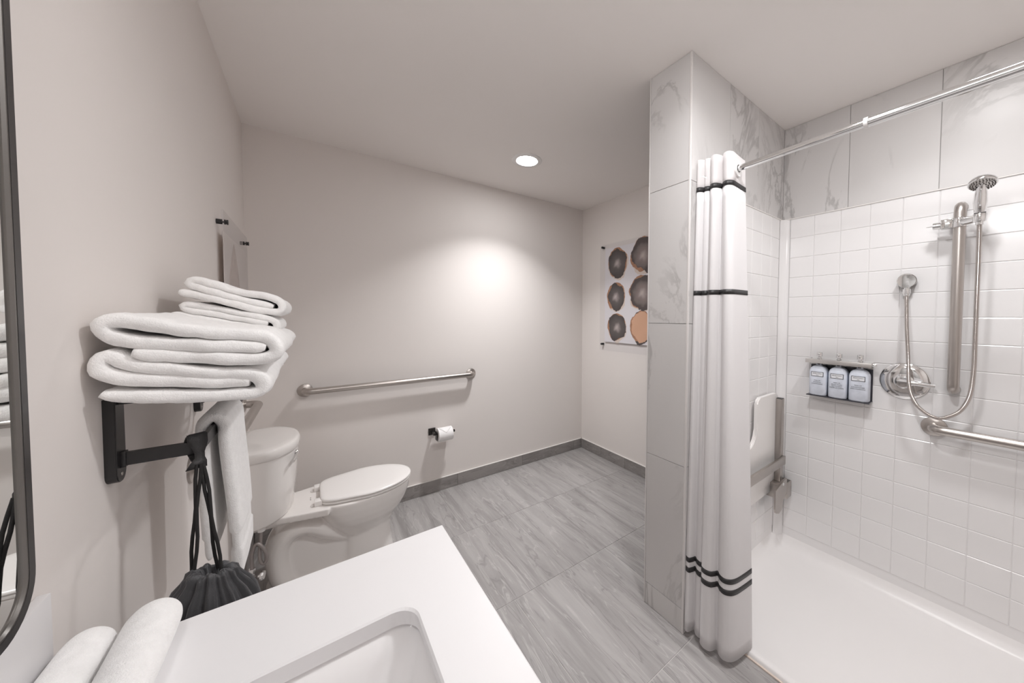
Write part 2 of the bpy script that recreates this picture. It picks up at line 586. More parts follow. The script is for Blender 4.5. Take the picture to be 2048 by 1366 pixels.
# floor with 24 inch tiles in a half bond
floor = struct(box('floor', 0, W + 0.05, YF, 0, -0.05, -0.002, 'groutf'))
rows = [(0.0, -0.61, 1.05), (-0.61, -1.235, 1.35), (-1.235, -1.85, 1.05), (-1.85, -2.465, 1.35), (-2.465, -3.08, 1.05), (-3.08, YF, 1.35)]
for ya, yb, ph in rows:
    x = ph - 0.5965 * 3
    while x < W:
        xa, xb = max(x, 0.0), min(x + 0.5965, W)
        if yb < -1.9:
            xb = min(xb, 1.66)
        if xb - xa > 0.03:
            tile('tile', (xa + xb) / 2, (ya + yb) / 2, -0.006, xb - xa, ya - yb, 0.006, 'z+', 'floor', floor, 0.003, 0.0008)
        x += 0.5965

# tiled base along the back and right wall, with a bright caulk line on top
bb = struct(box('baseboard_back', 0.0, W - 0.0085, -0.0025, 0, 0, 0.094, 'grout'))
xs = [0.0, 0.012, 0.6105, 1.2092, 1.8039, 2.4054, W - 0.0085]
for a, b in zip(xs, xs[1:]):
    if b - a > 0.03:
        tile('base_tile', (a + b) / 2, -0.001, 0.0475, b - a, 0.095, 0.0085, 'y-', 'base', bb, 0.002, 0.001)
box('trim_strip', 0.0, W, -0.0105, 0, 0.0945, 0.0985, 'caulk', bb)
br = struct(box('baseboard_right', W - 0.0025, W, YP0, -0.0095, 0, 0.094, 'grout'))
ys = [-0.0095, -0.30, -0.605, -1.2, YP0]
for a, b in zip(ys, ys[1:]):
    tile('base_tile', W - 0.001, (a + b) / 2, 0.0475, a - b, 0.095, 0.0085, 'x-', 'base', br, 0.002, 0.001)
box('trim_strip', W - 0.0105, W, YP0, 0, 0.0945, 0.0985, 'caulk', br)
bl = struct(box('baseboard_left', 0, 0.0025, -1.80, -0.0095, 0, 0.094, 'grout'))
for k in range(3):
    t_ = tile('base_tile', 0.009, -0.31 - 0.6 * k, 0.0475, 0.6, 0.095, 0.0085, 'x-', 'base', bl, 0.002, 0.001)
box('trim_strip', 0, 0.0105, -1.81, -0.0095, 0.0945, 0.0985, 'caulk', bl)

# partition between room and shower, clad in marble look tile
part = struct(box('wall_partition', XP + 0.008, W + 0.1, YP1 + 0.008, YP0 - 0.0, 0, H, 'grout'))
zj = [0.0, 0.104, 0.720, 1.3245, 1.9155, H]
for za, zb in zip(zj, zj[1:]):
    tile('tile', XP + 0.008, (YP0 + YP1) / 2, (za + zb) / 2, abs(YP1 - YP0) - 0.008, zb - za, 0.008, 'x-', 'marble', part, 0.002, 0.0006)
    if zb < 2.0:
        tile('tile', (1.545 + 1.655) / 2, YP1 + 0.008, (za + zb) / 2, 0.11, zb - za, 0.008, 'y-', 'marble', part, 0.002, 0.0006)
xj = [1.545, 1.8555, 2.154, W2]
for xa, xb in zip(xj, xj[1:]):
    tile('tile', (xa + xb) / 2, YP1 + 0.008, (1.9155 + H) / 2, xb - xa, H - 1.9155, 0.008, 'y-', 'marble', part, 0.002, 0.0006)
box('painted_face', XP + 0.006, W, YP0 - 0.0005, YP0 + 0.0, 0, H, 'paint', part)
# slim metal corner profiles on both edges of the partition
struct(box('trim_1', XP - 0.0015, XP + 0.0075, YP1 - 0.0015, YP1 + 0.0075, 0, H, 'trim', bev=0.002))
struct(box('trim_2', XP - 0.0015, XP + 0.005, YP0 - 0.004, YP0 + 0.0015, 0, H, 'trim', bev=0.0015))

# shower: back wall (marble above, moulded white tile surround below)
ws = struct(box('wall_shower', W2 + 0.0045, W + 0.1, YF, YP1 + 0.008, 0, H, 'acryl'))
yj = [YP1, -2.112, -2.4204, -2.729, -3.037, YF]
for ya, yb in zip(yj, yj[1:]):
    tile('marble_tile', W2 + 0.008, (ya + yb) / 2, (1.9155 + H) / 2, ya - yb, H - 1.9155, 0.009, 'x-', 'marble', ws, 0.0025, 0.0006)
box('grout_bed', W2 + 0.002, W2 + 0.0045, YF, YP1, 1.9155, H, 'grout', ws)
PZ = 0.1115
cols = [-1.857 - 0.1137 * k for k in range(14)]
rowsz = [1.9135 - PZ * k for k in range(17)]
for a, b in zip(cols, cols[1:]):
    for c, d in zip(rowsz, rowsz[1:]):
        tile('tile', W2 + 0.0046, (a + b) / 2, (c + d) / 2, a - b, c - d, 0.0030, 'x-', 'acryl', ws, 0.0006, 0.0028)
sp = struct(box('wall_surround', 1.656, W2 + 0.006, YP1 + 0.0030, YP1 + 0.008, 0.0, 1.9135, 'acryl'))
colx = [2.447 - 0.1137 * k for k in range(8)]
for a, b in zip(colx, colx[1:]):
    for c, d in zip(rowsz, rowsz[1:]):
        tile('tile', (a + b) / 2, YP1 + 0.0031, (c + d) / 2, a - b, c - d, 0.0030, 'y-', 'acryl', sp, 0.0006, 0.0028)
# rounded inner corner of the surround
bm = bmesh.new()
R = 0.037
prof = [(W2 - R + R * math.sin(t), YP1 - R + R * math.cos(t)) for t in [PI / 2 * k / 10 for k in range(11)]]
lo = [bm.verts.new((x, y, 0.03)) for x, y in prof] + [bm.verts.new((W2 + 0.006, YP1 + 0.006, 0.03))]
hi = [bm.verts.new((v.co.x, v.co.y, 1.9135)) for v in lo]
n = len(lo)
for k in range(n):
    bm.faces.new([lo[k], lo[(k + 1) % n], hi[(k + 1) % n], hi[k]])
bm.faces.new(lo[::-1]); bm.faces.new(hi)
from_bm('corner_cove', bm, 'acryl', sp, True, 0.6)
box('surround_flange', 1.66, W2, YP1 - 0.0025, YP1 + 0.006, 1.9105, 1.9160, 'caulk', sp)
box('surround_flange', W2 - 0.003, W2 + 0.006, YF, YP1, 1.9105, 1.9160, 'caulk', ws)

# shower pan: low threshold, sloping floor and a coved upstand along the walls
pan = thing('shower_pan', 'wide white low-threshold shower pan on the floor below the white tiled wall', 'shower pan', (2.07, -2.6, 0))
bm = bmesh.new()
secx = [(1.662, 0.0), (1.664, 0.016), (1.672, 0.022), (1.695, 0.021), (1.72, 0.010), (1.80, 0.006), (2.05, 0.004), (2.36, 0.012), (2.40, 0.020), (2.425, 0.027), (2.452, 0.033), (2.470, 0.045), (2.482, 0.068), (2.4900, 0.085), (2.4905, 0.0)]
secy = [(YF + 0.002, 0.03), (YF + 0.08, 0.012), (-2.6, 0.0), (-2.0, 0.008), (-1.92, 0.012), (-1.88, 0.018), (-1.856, 0.028), (-1.835, 0.045), (-1.822, 0.068), (YP1 + 0.004, 0.085)]
grid = []
for x, zx in secx:
    r = []
    for y, zy in secy:
        if x < 1.71:
            z = zx
        else:
            z = max(zx, 0.004 + zy * min(1, (x - 1.70) / 0.10)) if zx > 0 else 0.0
        r.append(bm.verts.new((x, y, z)))
    grid.append(r)
for i in range(len(grid) - 1):
    for j in range(len(secy) - 1):
        bm.faces.new([grid[i][j], grid[i + 1][j], grid[i + 1][j + 1], grid[i][j + 1]])
from_bm('basin', bm, 'pan', pan, True, 1.2)
box('threshold_caulk', 1.656, 1.664, YF, -1.826, 0.0, 0.006, 'curl', pan, bev=0.001)
turned('drain_cover', [(0, 0.003), (0.05, 0.003), (0.055, 0.0)], (2.1, -2.62, 0.006), (0, 0, 1), 'steel', pan)

# ================================================================== LAMPS
def downlight(x, y, power, label, k=0):
    t = thing('ceiling_downlight', label, 'ceiling light', (x, y, H), 'recessed ceiling lights')
    turned('trim_ring', [(0.070, -0.001), (0.074, -0.006), (0.098, -0.006), (0.104, -0.003), (0.105, 0.0), (0.07, 0.0)], (x, y, H), (0, 0, 1), 'white', t, 48)
    turned('baffle', [(0.072, -0.004), (0.069, -0.002), (0.066, -0.0015), (0.066, 0.0), (0.072, 0.0)], (x, y, H), (0, 0, 1), 'chrome', t, 48)
    turned('lens', [(0, -0.0062), (0.04, -0.0055), (0.060, -0.004), (0.0665, -0.002)], (x, y, H), (0, 0, 1), 'lens', t, 48)
    ld = bpy.data.lights.new('downlight_lamp', 'AREA')
    ld.shape = 'DISK'
    ld.size = 0.13
    ld.spread = math.radians({0: 110, 1: 125, 2: 150}[k])
    ld.energy = power
    ld.color = LAMP_COLOR
    lo = bpy.data.objects.new('downlight_lamp', ld)
    COL.objects.link(lo)
    lo.parent = t
    lo.location = (0, 0, -0.012)
    return t

downlight(*LAMPS[0], 'glowing round recessed ceiling light above the toilet area')
downlight(*LAMPS[1], 'round recessed ceiling light above the shower', 1)
downlight(*LAMPS[2], 'unseen added round ceiling light beside the vanity counter', 2)  # added fill, no such fitting in view

vt = thing('added_light_bar', 'unseen added white light bar on the wall above the mirror', 'fill light', (0.0, -2.45, 2.17))  # unseen bar, added to bring up the overall brightness
box('back_plate', 0.0, 0.02, -2.55, -2.35, 2.12, 2.22, 'black', vt, bev=0.003)
tube('diffuser', [(0.075, -2.85, 2.17), (0.075, -2.05, 2.17)], 0.032, 'fillbar', vt, 24)
for yy in (-2.85, -2.05):
    tube('end_cap', [(0.075, yy - 0.012, 2.17), (0.075, yy + 0.012, 2.17)], 0.034, 'black', vt, 24)
tube('arm', [(0.02, -2.45, 2.17), (0.05, -2.45, 2.17)], 0.012, 'black', vt)
ld = bpy.data.lights.new('added_bar_lamp', 'AREA')
ld.shape = 'RECTANGLE'
ld.size, ld.size_y = 0.8, 0.06
ld.energy = FILL_BAR_POWER
ld.color = LAMP_COLOR
lo = bpy.data.objects.new('added_bar_lamp', ld)
COL.objects.link(lo)
lo.parent = vt
lo.location = (0.115, 0, -0.01)
# face outwards and down: local -Z into the room
d = Vector((0.92, 0.25, -0.30)).normalized()
zx = -d
xx = Vector((0, 1, 0))
xx = (xx - zx * xx.dot(zx)).normalized()
yy_ = zx.cross(xx)
lo.rotation_euler = Matrix((xx, yy_, zx)).transposed().to_euler()

# ================================================================== MIRROR
def rrect(y0, y1, z0, z1, r, n=10):
    out = []
    for cy, cz, a0 in [(y1 - r, z1 - r, 0), (y0 + r, z1 - r, PI / 2), (y0 + r, z0 + r, PI), (y1 - r, z0 + r, 1.5 * PI)]:
        for k in range(n + 1):
            a = a0 + PI / 2 * k / n
            out.append((cy + r * math.cos(a), cz + r * math.sin(a)))
    return out

MY0, MY1, MZ0, MZ1 = -2.78, -1.902, 0.986, 1.98
mir = thing('wall_mirror', 'large mirror with rounded corners and a dark metal frame on the left wall', 'mirror', (0, -2.31, MZ0))
def ring_solid(name, loops, mat, parent):
    """loops: list of (x, inset) going around the frame section, closed"""
    bm = bmesh.new()
    R = []
    for x, ins in loops:
        R.append([bm.verts.new((x, y, z)) for y, z in rrect(MY0 + ins, MY1 - ins, MZ0 + ins, MZ1 - ins, 0.062 - ins)])
    m_ = len(R)
    for i in range(m_):
        A, B = R[i], R[(i + 1) % m_]
        for k in range(len(A)):
            bm.faces.new([A[k], A[(k + 1) % len(A)], B[(k + 1) % len(A)], B[k]])
    return from_bm(name, bm, mat, parent, True, 0.5)
ring_solid('frame', [(0.0, 0.0), (0.0205, 0.0), (0.022, 0.0015), (0.022, 0.0125), (0.0, 0.0125)], 'frame', mir)
ring_solid('inner_frame', [(0.0, 0.0125), (0.0217, 0.0125), (0.0217, 0.0150), (0.0192, 0.0172), (0.0, 0.0172)], 'framein', mir)
bm = bmesh.new()
A = [bm.verts.new((0.0183, y, z)) for y, z in rrect(MY0 + 0.016, MY1 - 0.016, MZ0 + 0.016, MZ1 - 0.016, 0.046)]
B = [bm.verts.new((0.001, v.co.y, v.co.z)) for v in A]
for k in range(len(A)):
    bm.faces.new([A[k], A[(k + 1) % len(A)], B[(k + 1) % len(A)], B[k]])
bm.faces.new(A); bm.faces.new(B[::-1])
from_bm('glass', bm, 'mirror', mir, False)

# ================================================================== VANITY TOP AND SINK
KX, KY0, KY1 = 0.532, -1.8225, -3.25
SX0, SX1, SY0, SY1, SR = 0.115, 0.428, -2.005, -2.52, 0.035
ct = thing('vanity_counter', 'white quartz vanity counter with backsplash along the left wall', 'countertop', (0, -2.5, CZ))
def rect_loop(x0, x1, y0, y1, r, n=8):
    out = []
    for cx, cy, a0 in [(x1 - r, y1 - r, 0), (x0 + r, y1 - r, PI / 2), (x0 + r, y0 + r, PI), (x1 - r, y0 + r, 1.5 * PI)]:
        for k in range(n + 1):
            a = a0 + PI / 2 * k / n
            out.append((cx + r * math.cos(a), cy + r * math.sin(a)))
    return out
bm = bmesh.new()
hole = rect_loop(SX0, SX1, SY1, SY0, SR)
nh = len(hole)
outer_c = [(KX, KY0), (0.0005, KY0), (0.0005, KY1), (KX, KY1)]
TH = 0.03
def ring_at(loop, z):
    return [bm.verts.new((x, y, z)) for x, y in loop]
# outer loop sampled so that each corner block of the hole meets one outer corner
def outer_loop(ins=0.0):
    out = []
    per = nh // 4
    cs = [(KX - ins, KY0 - ins), (0.0, KY0 - ins), (0.0, KY1), (KX - ins, KY1)]
    for q in range(4):
        for k in range(per):
            out.append(cs[q])
    return out
def quad_fill(zt, ins, flip):
    hv = ring_at(hole, zt)
    cs = [bm.verts.new((x, y, zt)) for x, y in [(KX - ins, KY0 - ins), (0.0005, KY0 - ins), (0.0005, KY1), (KX - ins, KY1)]]
    per = nh // 4
    for q in range(4):
        for k in range(per - 1):
            bm.faces.new([cs[q], hv[q * per + k], hv[q * per + k + 1]])
        bm.faces.new([cs[q], hv[q * per + per - 1], hv[((q + 1) * per) % nh], cs[(q + 1) % 4]])
    return hv, cs
t_h, t_c = quad_fill(CZ, 0.0025, False)
b_h, b_c = quad_fill(CZ - TH, 0.0, True)
m_c = [bm.verts.new((x, y, CZ - 0.0025)) for x, y in outer_c]
# eased inner edge of the cut-out
e_h = ring_at(rect_loop(SX0 + 0.003, SX1 - 0.003, SY1 + 0.003, SY0 - 0.003, SR), CZ - 0.003)
for k in range(nh):
    k2 = (k + 1) % nh
    bm.faces.new([t_h[k], t_h[k2], e_h[k2], e_h[k]])
    bm.faces.new([e_h[k], e_h[k2], b_h[k2], b_h[k]])
for k in range(4):
    k2 = (k + 1) % 4
    bm.faces.new([t_c[k], t_c[k2], m_c[k2], m_c[k]])
    bm.faces.new([m_c[k], m_c[k2], b_c[k2], b_c[k]])
from_bm('worktop', bm, 'quartz', ct, False)
box('backsplash', 0.0005, 0.012, KY1, -1.850, CZ, 0.984, 'quartz', ct, bev=0.001)
box('apron', 0.472, 0.490, KY1, -1.86, CZ - 0.17, CZ - TH, 'wood', ct)
for yy in (-1.88, -3.2):
    box('bracket', 0.0005, 0.472, yy - 0.012, yy + 0.012, CZ - 0.07, CZ - TH, 'black', ct)
    box('bracket', 0.0005, 0.02, yy - 0.012, yy + 0.012, CZ - 0.35, CZ - 0.07, 'black', ct)

sink = thing('undermount_sink', 'white rectangular undermount sink in the quartz counter', 'sink', (0.27, -2.26, CZ - 0.16))
bm = bmesh.new()
secs = [(0.008, CZ - TH - 0.001, SR), (0.006, CZ - TH - 0.004, SR), (-0.004, CZ - TH - 0.012, SR), (-0.012, CZ - TH - 0.04, SR + 0.003), (-0.024, CZ - 0.12, SR + 0.006), (-0.034, CZ - 0.142, SR + 0.01), (-0.05, CZ - 0.152, SR + 0.01), (-0.10, CZ - 0.157, SR)]
R = []
for ex, z, r in secs:
    R.append([bm.verts.new((x, y, z)) for x, y in rect_loop(SX0 - ex, SX1 + ex, SY1 - ex, SY0 + ex, max(0.012, r))])
R0 = [bm.verts.new((x, y, CZ - TH - 0.001)) for x, y in rect_loop(SX0 - 0.03, SX1 + 0.03, SY1 - 0.03, SY0 + 0.03, SR + 0.02)]
Rall = [R0] + R
for A, B in zip(Rall, Rall[1:]):
    for k in range(nh):
        bm.faces.new([A[k], A[(k + 1) % nh], B[(k + 1) % nh], B[k]])
cv = bm.verts.new((0.27, -2.26, CZ - 0.16))
for k in range(nh):
    bm.faces.new([Rall[-1][k], Rall[-1][(k + 1) % nh], cv])
so = from_bm('basin', bm, 'sink', sink, True)
sm = so.modifiers.new('thick', 'SOLIDIFY'); sm.thickness = 0.006; sm.offset = -1
dg_ = bpy.context.evaluated_depsgraph_get()
if max(v.co.z for v in so.evaluated_get(dg_).data.vertices) > max(v.co.z for v in so.data.vertices) + 0.002:
    sm.offset = 1
bake(so)
turned('drain', [(0, 0.004), (0.018, 0.003), (0.022, 0.0)], (0.27, -2.26, CZ - 0.1585), (0, 0, 1), 'chrome', sink)

# ================================================================== TOWELS
def folded_towel(name, label, group, prof, h, yf, yb, npr=110, ny=36, seed=0, taper=0.0, zmin=None, sag=None):
    """a folded towel: the fold line (x, z) as seen on its front end, given thickness and run back along y"""
    C = catmull([(p[0], p[1], 0) for p in prof], npr)
    T = []
    for i in range(npr):
        a, b = C[max(i - 1, 0)], C[min(i + 1, npr - 1)]
        T.append((b - a).normalized())
    bm = bmesh.new()
    ysteps = [(0.0, 0.35), (0.003, 0.72), (0.008, 0.92), (0.016, 1.0)]
    Ltot = yb - yf
    for k in range(1, ny):
        ysteps.append((0.016 + (Ltot - 0.032) * k / ny, 1.0))
    ysteps += [(Ltot - 0.016, 1.0), (Ltot - 0.008, 0.92), (Ltot - 0.003, 0.72), (Ltot, 0.35)]
    rings = []
    for dy, f in ysteps:
        ring = []
        side = [[], []]
        for i in range(npr):
            nx, nz = -T[i].y, T[i].x
            e = min(i, npr - 1 - i)
            ef = [0.62, 0.86, 0.97][e] if e < 3 else 1.0
            hh = h * ef * f
            for s in (0, 1):
                sg = 1 if s == 0 else -1
                x, z = C[i].x + nx * hh * sg, C[i].y + nz * hh * sg
                p = Vector((x, yf + dy, z))
                q = Vector((x * 9 + seed, (yf + dy) * 5, z * 9))
                dn = noise.noise_vector(q) * 0.0045 + noise.noise_vector(q * 4.1) * 0.0024 + noise.noise_vector(q * 11) * 0.0008
                end = noise.noise(Vector((x * 14 + seed * 3, 0.7, z * 14))) * 0.010 if dy < 0.05 or dy > Ltot - 0.05 else 0
                p += Vector((dn.x, dn.y + end * (1 if dy < 0.05 else -1), dn.z))
                p.x += taper * dy
                side[s].append(bm.verts.new(p))
        ring = side[0] + side[1][::-1]
        rings.append(ring)
    nr = len(rings[0])
    for A, B in zip(rings, rings[1:]):
        for k in range(nr):
            bm.faces.new([A[k], A[(k + 1) % nr], B[(k + 1) % nr], B[k]])
    for ring, fl in ((rings[0], False), (rings[-1], True)):
        for i in range(npr - 1):
            q = [ring[i], ring[i + 1], ring[nr - 2 - i], ring[nr - 1 - i]]
            bm.faces.new(q if fl else q[::-1])
    if sag:       # pressed down by what lies on its rear half
        for v in bm.verts:
            t = min(1, max(0, (v.co.y - sag[0]) / (sag[1] - sag[0])))
            t = t * t * (3 - 2 * t)
            if v.co.z > sag[2]:
                v.co.z = sag[2] + (v.co.z - sag[2]) * (1 - t * (1 - sag[3]))
    if zmin:      # the part over the shelf lies flat on it, the front end droops
        for v in bm.verts:
            if v.co.y > -1.672 and v.co.z < zmin + 0.012:
                v.co.z = zmin + max(0, v.co.z - zmin + 0.012) * 0.5
    mnx = min(v.co.x for v in bm.verts)
    if mnx < 0.003:
        for v in bm.verts:
            if v.co.x < 0.02:
                v.co.x = 0.003 + (v.co.x - mnx) * (0.017) / (0.02 - mnx)
    o = from_bm(name, bm, 'towel', None, True)
    o['label'] = label
    o['category'] = 'towel'
    o['group'] = group
    return o

PA = [(0.1970, 1.2236), (0.1834, 1.2254), (0.1299, 1.2328), (0.0751, 1.2402), (0.0379, 1.2492), (0.0199, 1.2601), (0.0152, 1.2730), (0.0215, 1.2836), (0.0303, 1.2837), (0.0446, 1.2725), (0.0756, 1.2612), (0.1303, 1.250), (0.1837, 1.2401), (0.2063, 1.2328), (0.217, 1.2166), (0.2116, 1.2032), (0.1829, 1.2009), (0.1151, 1.2074), (0.0618, 1.2138), (0.0306, 1.2197), (0.0218, 1.2233)]
PB = [(0.2212, 1.2905), (0.1611, 1.296), (0.117, 1.3005), (0.0690, 1.3060), (0.0430, 1.3105), (0.0263, 1.3201), (0.0215, 1.3314), (0.0269, 1.3405), (0.0432, 1.3433), (0.0772, 1.3362), (0.1175, 1.3264), (0.1693, 1.3187), (0.2078, 1.3142), (0.228, 1.3042), (0.2392, 1.2872), (0.2317, 1.2725), (0.2058, 1.2682), (0.1455, 1.2755), (0.0958, 1.2822), (0.0534, 1.2897)]
PC = [(0.2010, 1.331), (0.1369, 1.3455), (0.0854, 1.3572), (0.0566, 1.3626), (0.0483, 1.3698), (0.0559, 1.376), (0.0759, 1.3743), (0.1161, 1.3655), (0.17, 1.3526), (0.207, 1.3402), (0.2201, 1.3247), (0.2112, 1.3136), (0.1807, 1.3197), (0.1155, 1.3331), (0.0656, 1.3443), (0.03, 1.3526)]
PD = [(0.2100, 1.374), (0.1594, 1.3885), (0.1168, 1.4045), (0.0788, 1.4197), (0.0626, 1.426), (0.0609, 1.4351), (0.0754, 1.4372), (0.107, 1.427), (0.1489, 1.4111), (0.1937, 1.4029), (0.2199, 1.392), (0.2297, 1.3752), (0.2206, 1.3616), (0.1929, 1.364), (0.1483, 1.3765), (0.0963, 1.3951), (0.0668, 1.4038), (0.0441, 1.4084)]
G = 'folded white towels stacked on the black rack'
folded_towel('bath_towel', 'thick white folded bath towel at the bottom of the stack on the black rack', G, PA, 0.0119, -1.73, -1.13, seed=1.3, zmin=1.2035)
folded_towel('bath_towel', 'thick white folded bath towel second from the bottom of the rack stack', G, PB, 0.0122, -1.73, -1.12, seed=5.1, sag=(-1.475, -1.435, 1.262, 0.81))
folded_towel('hand_towel', 'small white folded towel lying on the two thick bath towels', G, PC, 0.0088, -1.42, -1.12, seed=8.7)
folded_towel('hand_towel', 'topmost small white folded towel of the stack on the rack', G, PD, 0.0096, -1.42, -1.12, seed=11.9)

def rolled_towel(label, cx, r, y0, y1, seed):
    """spiral of cloth: outer wrap with a spiral end"""
    turns = 3.0
    n_ = 120
    prof = []
    for i in range(n_):
        t = i / (n_ - 1)
        a = -PI / 2 + 2 * PI * turns * (1 - t)
        rr = 0.006 + (r - 0.0045 - 0.006) * (1 - t)
        prof.append((cx + rr * math.cos(a) * 0.98, CZ + r + 0.0005 + rr * math.sin(a) * 1.0))
    C = prof[::-1]
    bm = bmesh.new()
    h = 0.0046
    Ltot = y1 - y0
    ysteps = [(0.0, 0.3), (0.003, 0.7), (0.008, 0.95)] + [(0.014 + (Ltot - 0.028) * k / 40, 1.0) for k in range(41)] + [(Ltot - 0.008, 0.95), (Ltot - 0.003, 0.7), (Ltot, 0.3)]
    rings = []
    for dy, f in ysteps:
        e = min(dy, Ltot - dy)
        sh = 1 - 0.16 * max(0, 1 - e / 0.03) ** 2
        S = [[], []]
        for i in range(n_):
            a, b = C[max(i - 1, 0)], C[min(i + 1, n_ - 1)]
            tx, tz = b[0] - a[0], b[1] - a[1]
            L = math.hypot(tx, tz)
            nx, nz = -tz / L, tx / L
            for s, sg in ((0, 1), (1, -1)):
                x = C[i][0] + nx * h * f * sg
                z = C[i][1] + nz * h * f * sg
                x = cx + (x - cx) * sh
                z = CZ + r + (z - CZ - r) * sh
                q = Vector((x * 10 + seed, (y0 + dy) * 7, z * 10))
                dn = noise.noise_vector(q) * 0.003
                inner = (1 - i / n_) * 0.0
                S[s].append(bm.verts.new((x + dn.x, y0 + dy + (0.008 * noise.noise(q * 1.7) if e < 0.02 else 0), max(CZ + 0.0008, z + dn.z))))
        rings.append(S[0] + S[1][::-1])
    nr = len(rings[0])
    for A, B in zip(rings, rings[1:]):
        for k in range(nr):
            bm.faces.new([A[k], A[(k + 1) % nr], B[(k + 1) % nr], B[k]])
    for ring in (rings[0], rings[-1]):
        for i in range(n_ - 1):
            bm.faces.new([ring[i], ring[i + 1], ring[nr - 2 - i], ring[nr - 1 - i]])
    o = from_bm('rolled_towel', bm, 'towel', None, True)
    o['label'] = label
    o['category'] = 'towel'
    o['group'] = 'rolled white towels on the counter'
    return o
rolled_towel('rolled white towel on the counter, the one nearer the sink', 0.1035, 0.0335, -2.16, -1.838, 2.0)
rolled_towel('rolled white towel on the counter, against the backsplash', 0.0430, 0.0300, -2.16, -1.846, 6.0)

# ================================================================== TOWEL RACK
rk = thing('towel_rack', 'matt black wall towel rack with shelf and lower bar', 'towel rack', (0, -1.37, 1.05))
def plate(y):
    bm = bmesh.new()
    y0, y1, z0, z1, r = y - 0.018, y + 0.018, 1.0495, 1.203, 0.0175
    pts = [(y0, z1), (y0, z0 + r)] + [(y + r * 1.03 * math.cos(a), z0 + r + r * math.sin(a)) for a in [PI + PI * k / 10 for k in range(1, 10)]] + [(y1, z0 + r), (y1, z1)]
    A = [bm.verts.new((0.0, p, q)) for p, q in pts]
    B = [bm.verts.new((0.0145, p, q)) for p, q in pts]
    for k in range(len(A)):
        bm.faces.new([A[k], A[(k + 1) % len(A)], B[(k + 1) % len(A)], B[k]])
    bm.faces.new(A); bm.faces.new(B[::-1])
    bmesh.ops.bevel(bm, geom=[e for e in bm.edges if all(abs(v.co.x - 0.0145) < 1e-5 for v in e.verts)], offset=0.0015, segments=2, affect='EDGES')
    p = from_bm('wall_plate', bm, 'black', rk, True, 0.6)
    turned('screw', [(0, 0.0008), (0.003, 0.0006), (0.0034, 0)], (0.0145, y, 1.064), (1, 0, 0), 'steel', p, 12)
YN, YFAR = -1.643, -1.085
plate(YN); plate(YFAR)
# flat lower bar: arm out, rounded corner, along the wall, rounded corner and back
def flat_bar(name, pts, hw, ht, mat, parent):
    P = [Vector(p) for p in pts]
    bm = bmesh.new()
    rings = []
    for i, p in enumerate(P):
        a, b = P[max(i - 1, 0)], P[min(i + 1, len(P) - 1)]
        t = (b - a).normalized()
        nn = Vector((-t.y, t.x, 0))
        if 0 < i < len(P) - 1:
            t1 = (P[i] - P[i - 1]).normalized()
            nn = nn / max(0.5, Vector((-t1.y, t1.x, 0)).dot(nn))
        rings.append([bm.verts.new(p + nn * sx * hw + Vector((0, 0, sz * ht))) for sx, sz in ((1, -1), (1, 1), (-1, 1), (-1, -1))])
    for A, B in zip(rings, rings[1:]):
        for k in range(4):
            bm.faces.new([A[k], A[(k + 1) % 4], B[(k + 1) % 4], B[k]])
    bm.faces.new(rings[0]); bm.faces.new(rings[-1][::-1])
    return from_bm(name, bm, mat, parent, True, 0.5)
def u_path(x0, x1, ya, yb, z, r):
    pts = [(x0, ya, z), (x1 - r, ya, z)]
    for k in range(1, 6):
        a = PI / 2 * k / 6
        pts.append((x1 - r + r * math.sin(a), ya + r - r * math.cos(a), z))
    pts.append((x1, ya + r, z)); pts.append((x1, yb - r, z))
    for k in range(1, 6):
        a = PI / 2 * k / 6
        pts.append((x1 - r + r * math.cos(a), yb - r + r * math.sin(a), z))
    pts += [(x1 - r, yb, z), (x0, yb, z)]
    return pts
BX, BZ = 0.111, 1.0905
flat_bar('towel_bar', u_path(0.0145, BX, YN, YFAR, BZ, 0.016), 0.004, 0.012, 'black', rk)
for yy in (YN, YFAR):
    box('bar_collar', 0.013, 0.021, yy - 0.0065, yy + 0.0065, BZ - 0.0145, BZ + 0.0145, 'black', rk, bev=0.001)
# shelf: frame and rails
flat_bar('shelf_frame', u_path(0.0, 0.190, YN, YFAR, 1.197, 0.016), 0.004, 0.006, 'black', rk)
for xx in (0.035, 0.075, 0.12, 0.165):
    tube('shelf_rail', [(xx, YN + 0.003, 1.198), (xx, YFAR - 0.003, 1.198)], 0.0045, 'black', rk, 10)

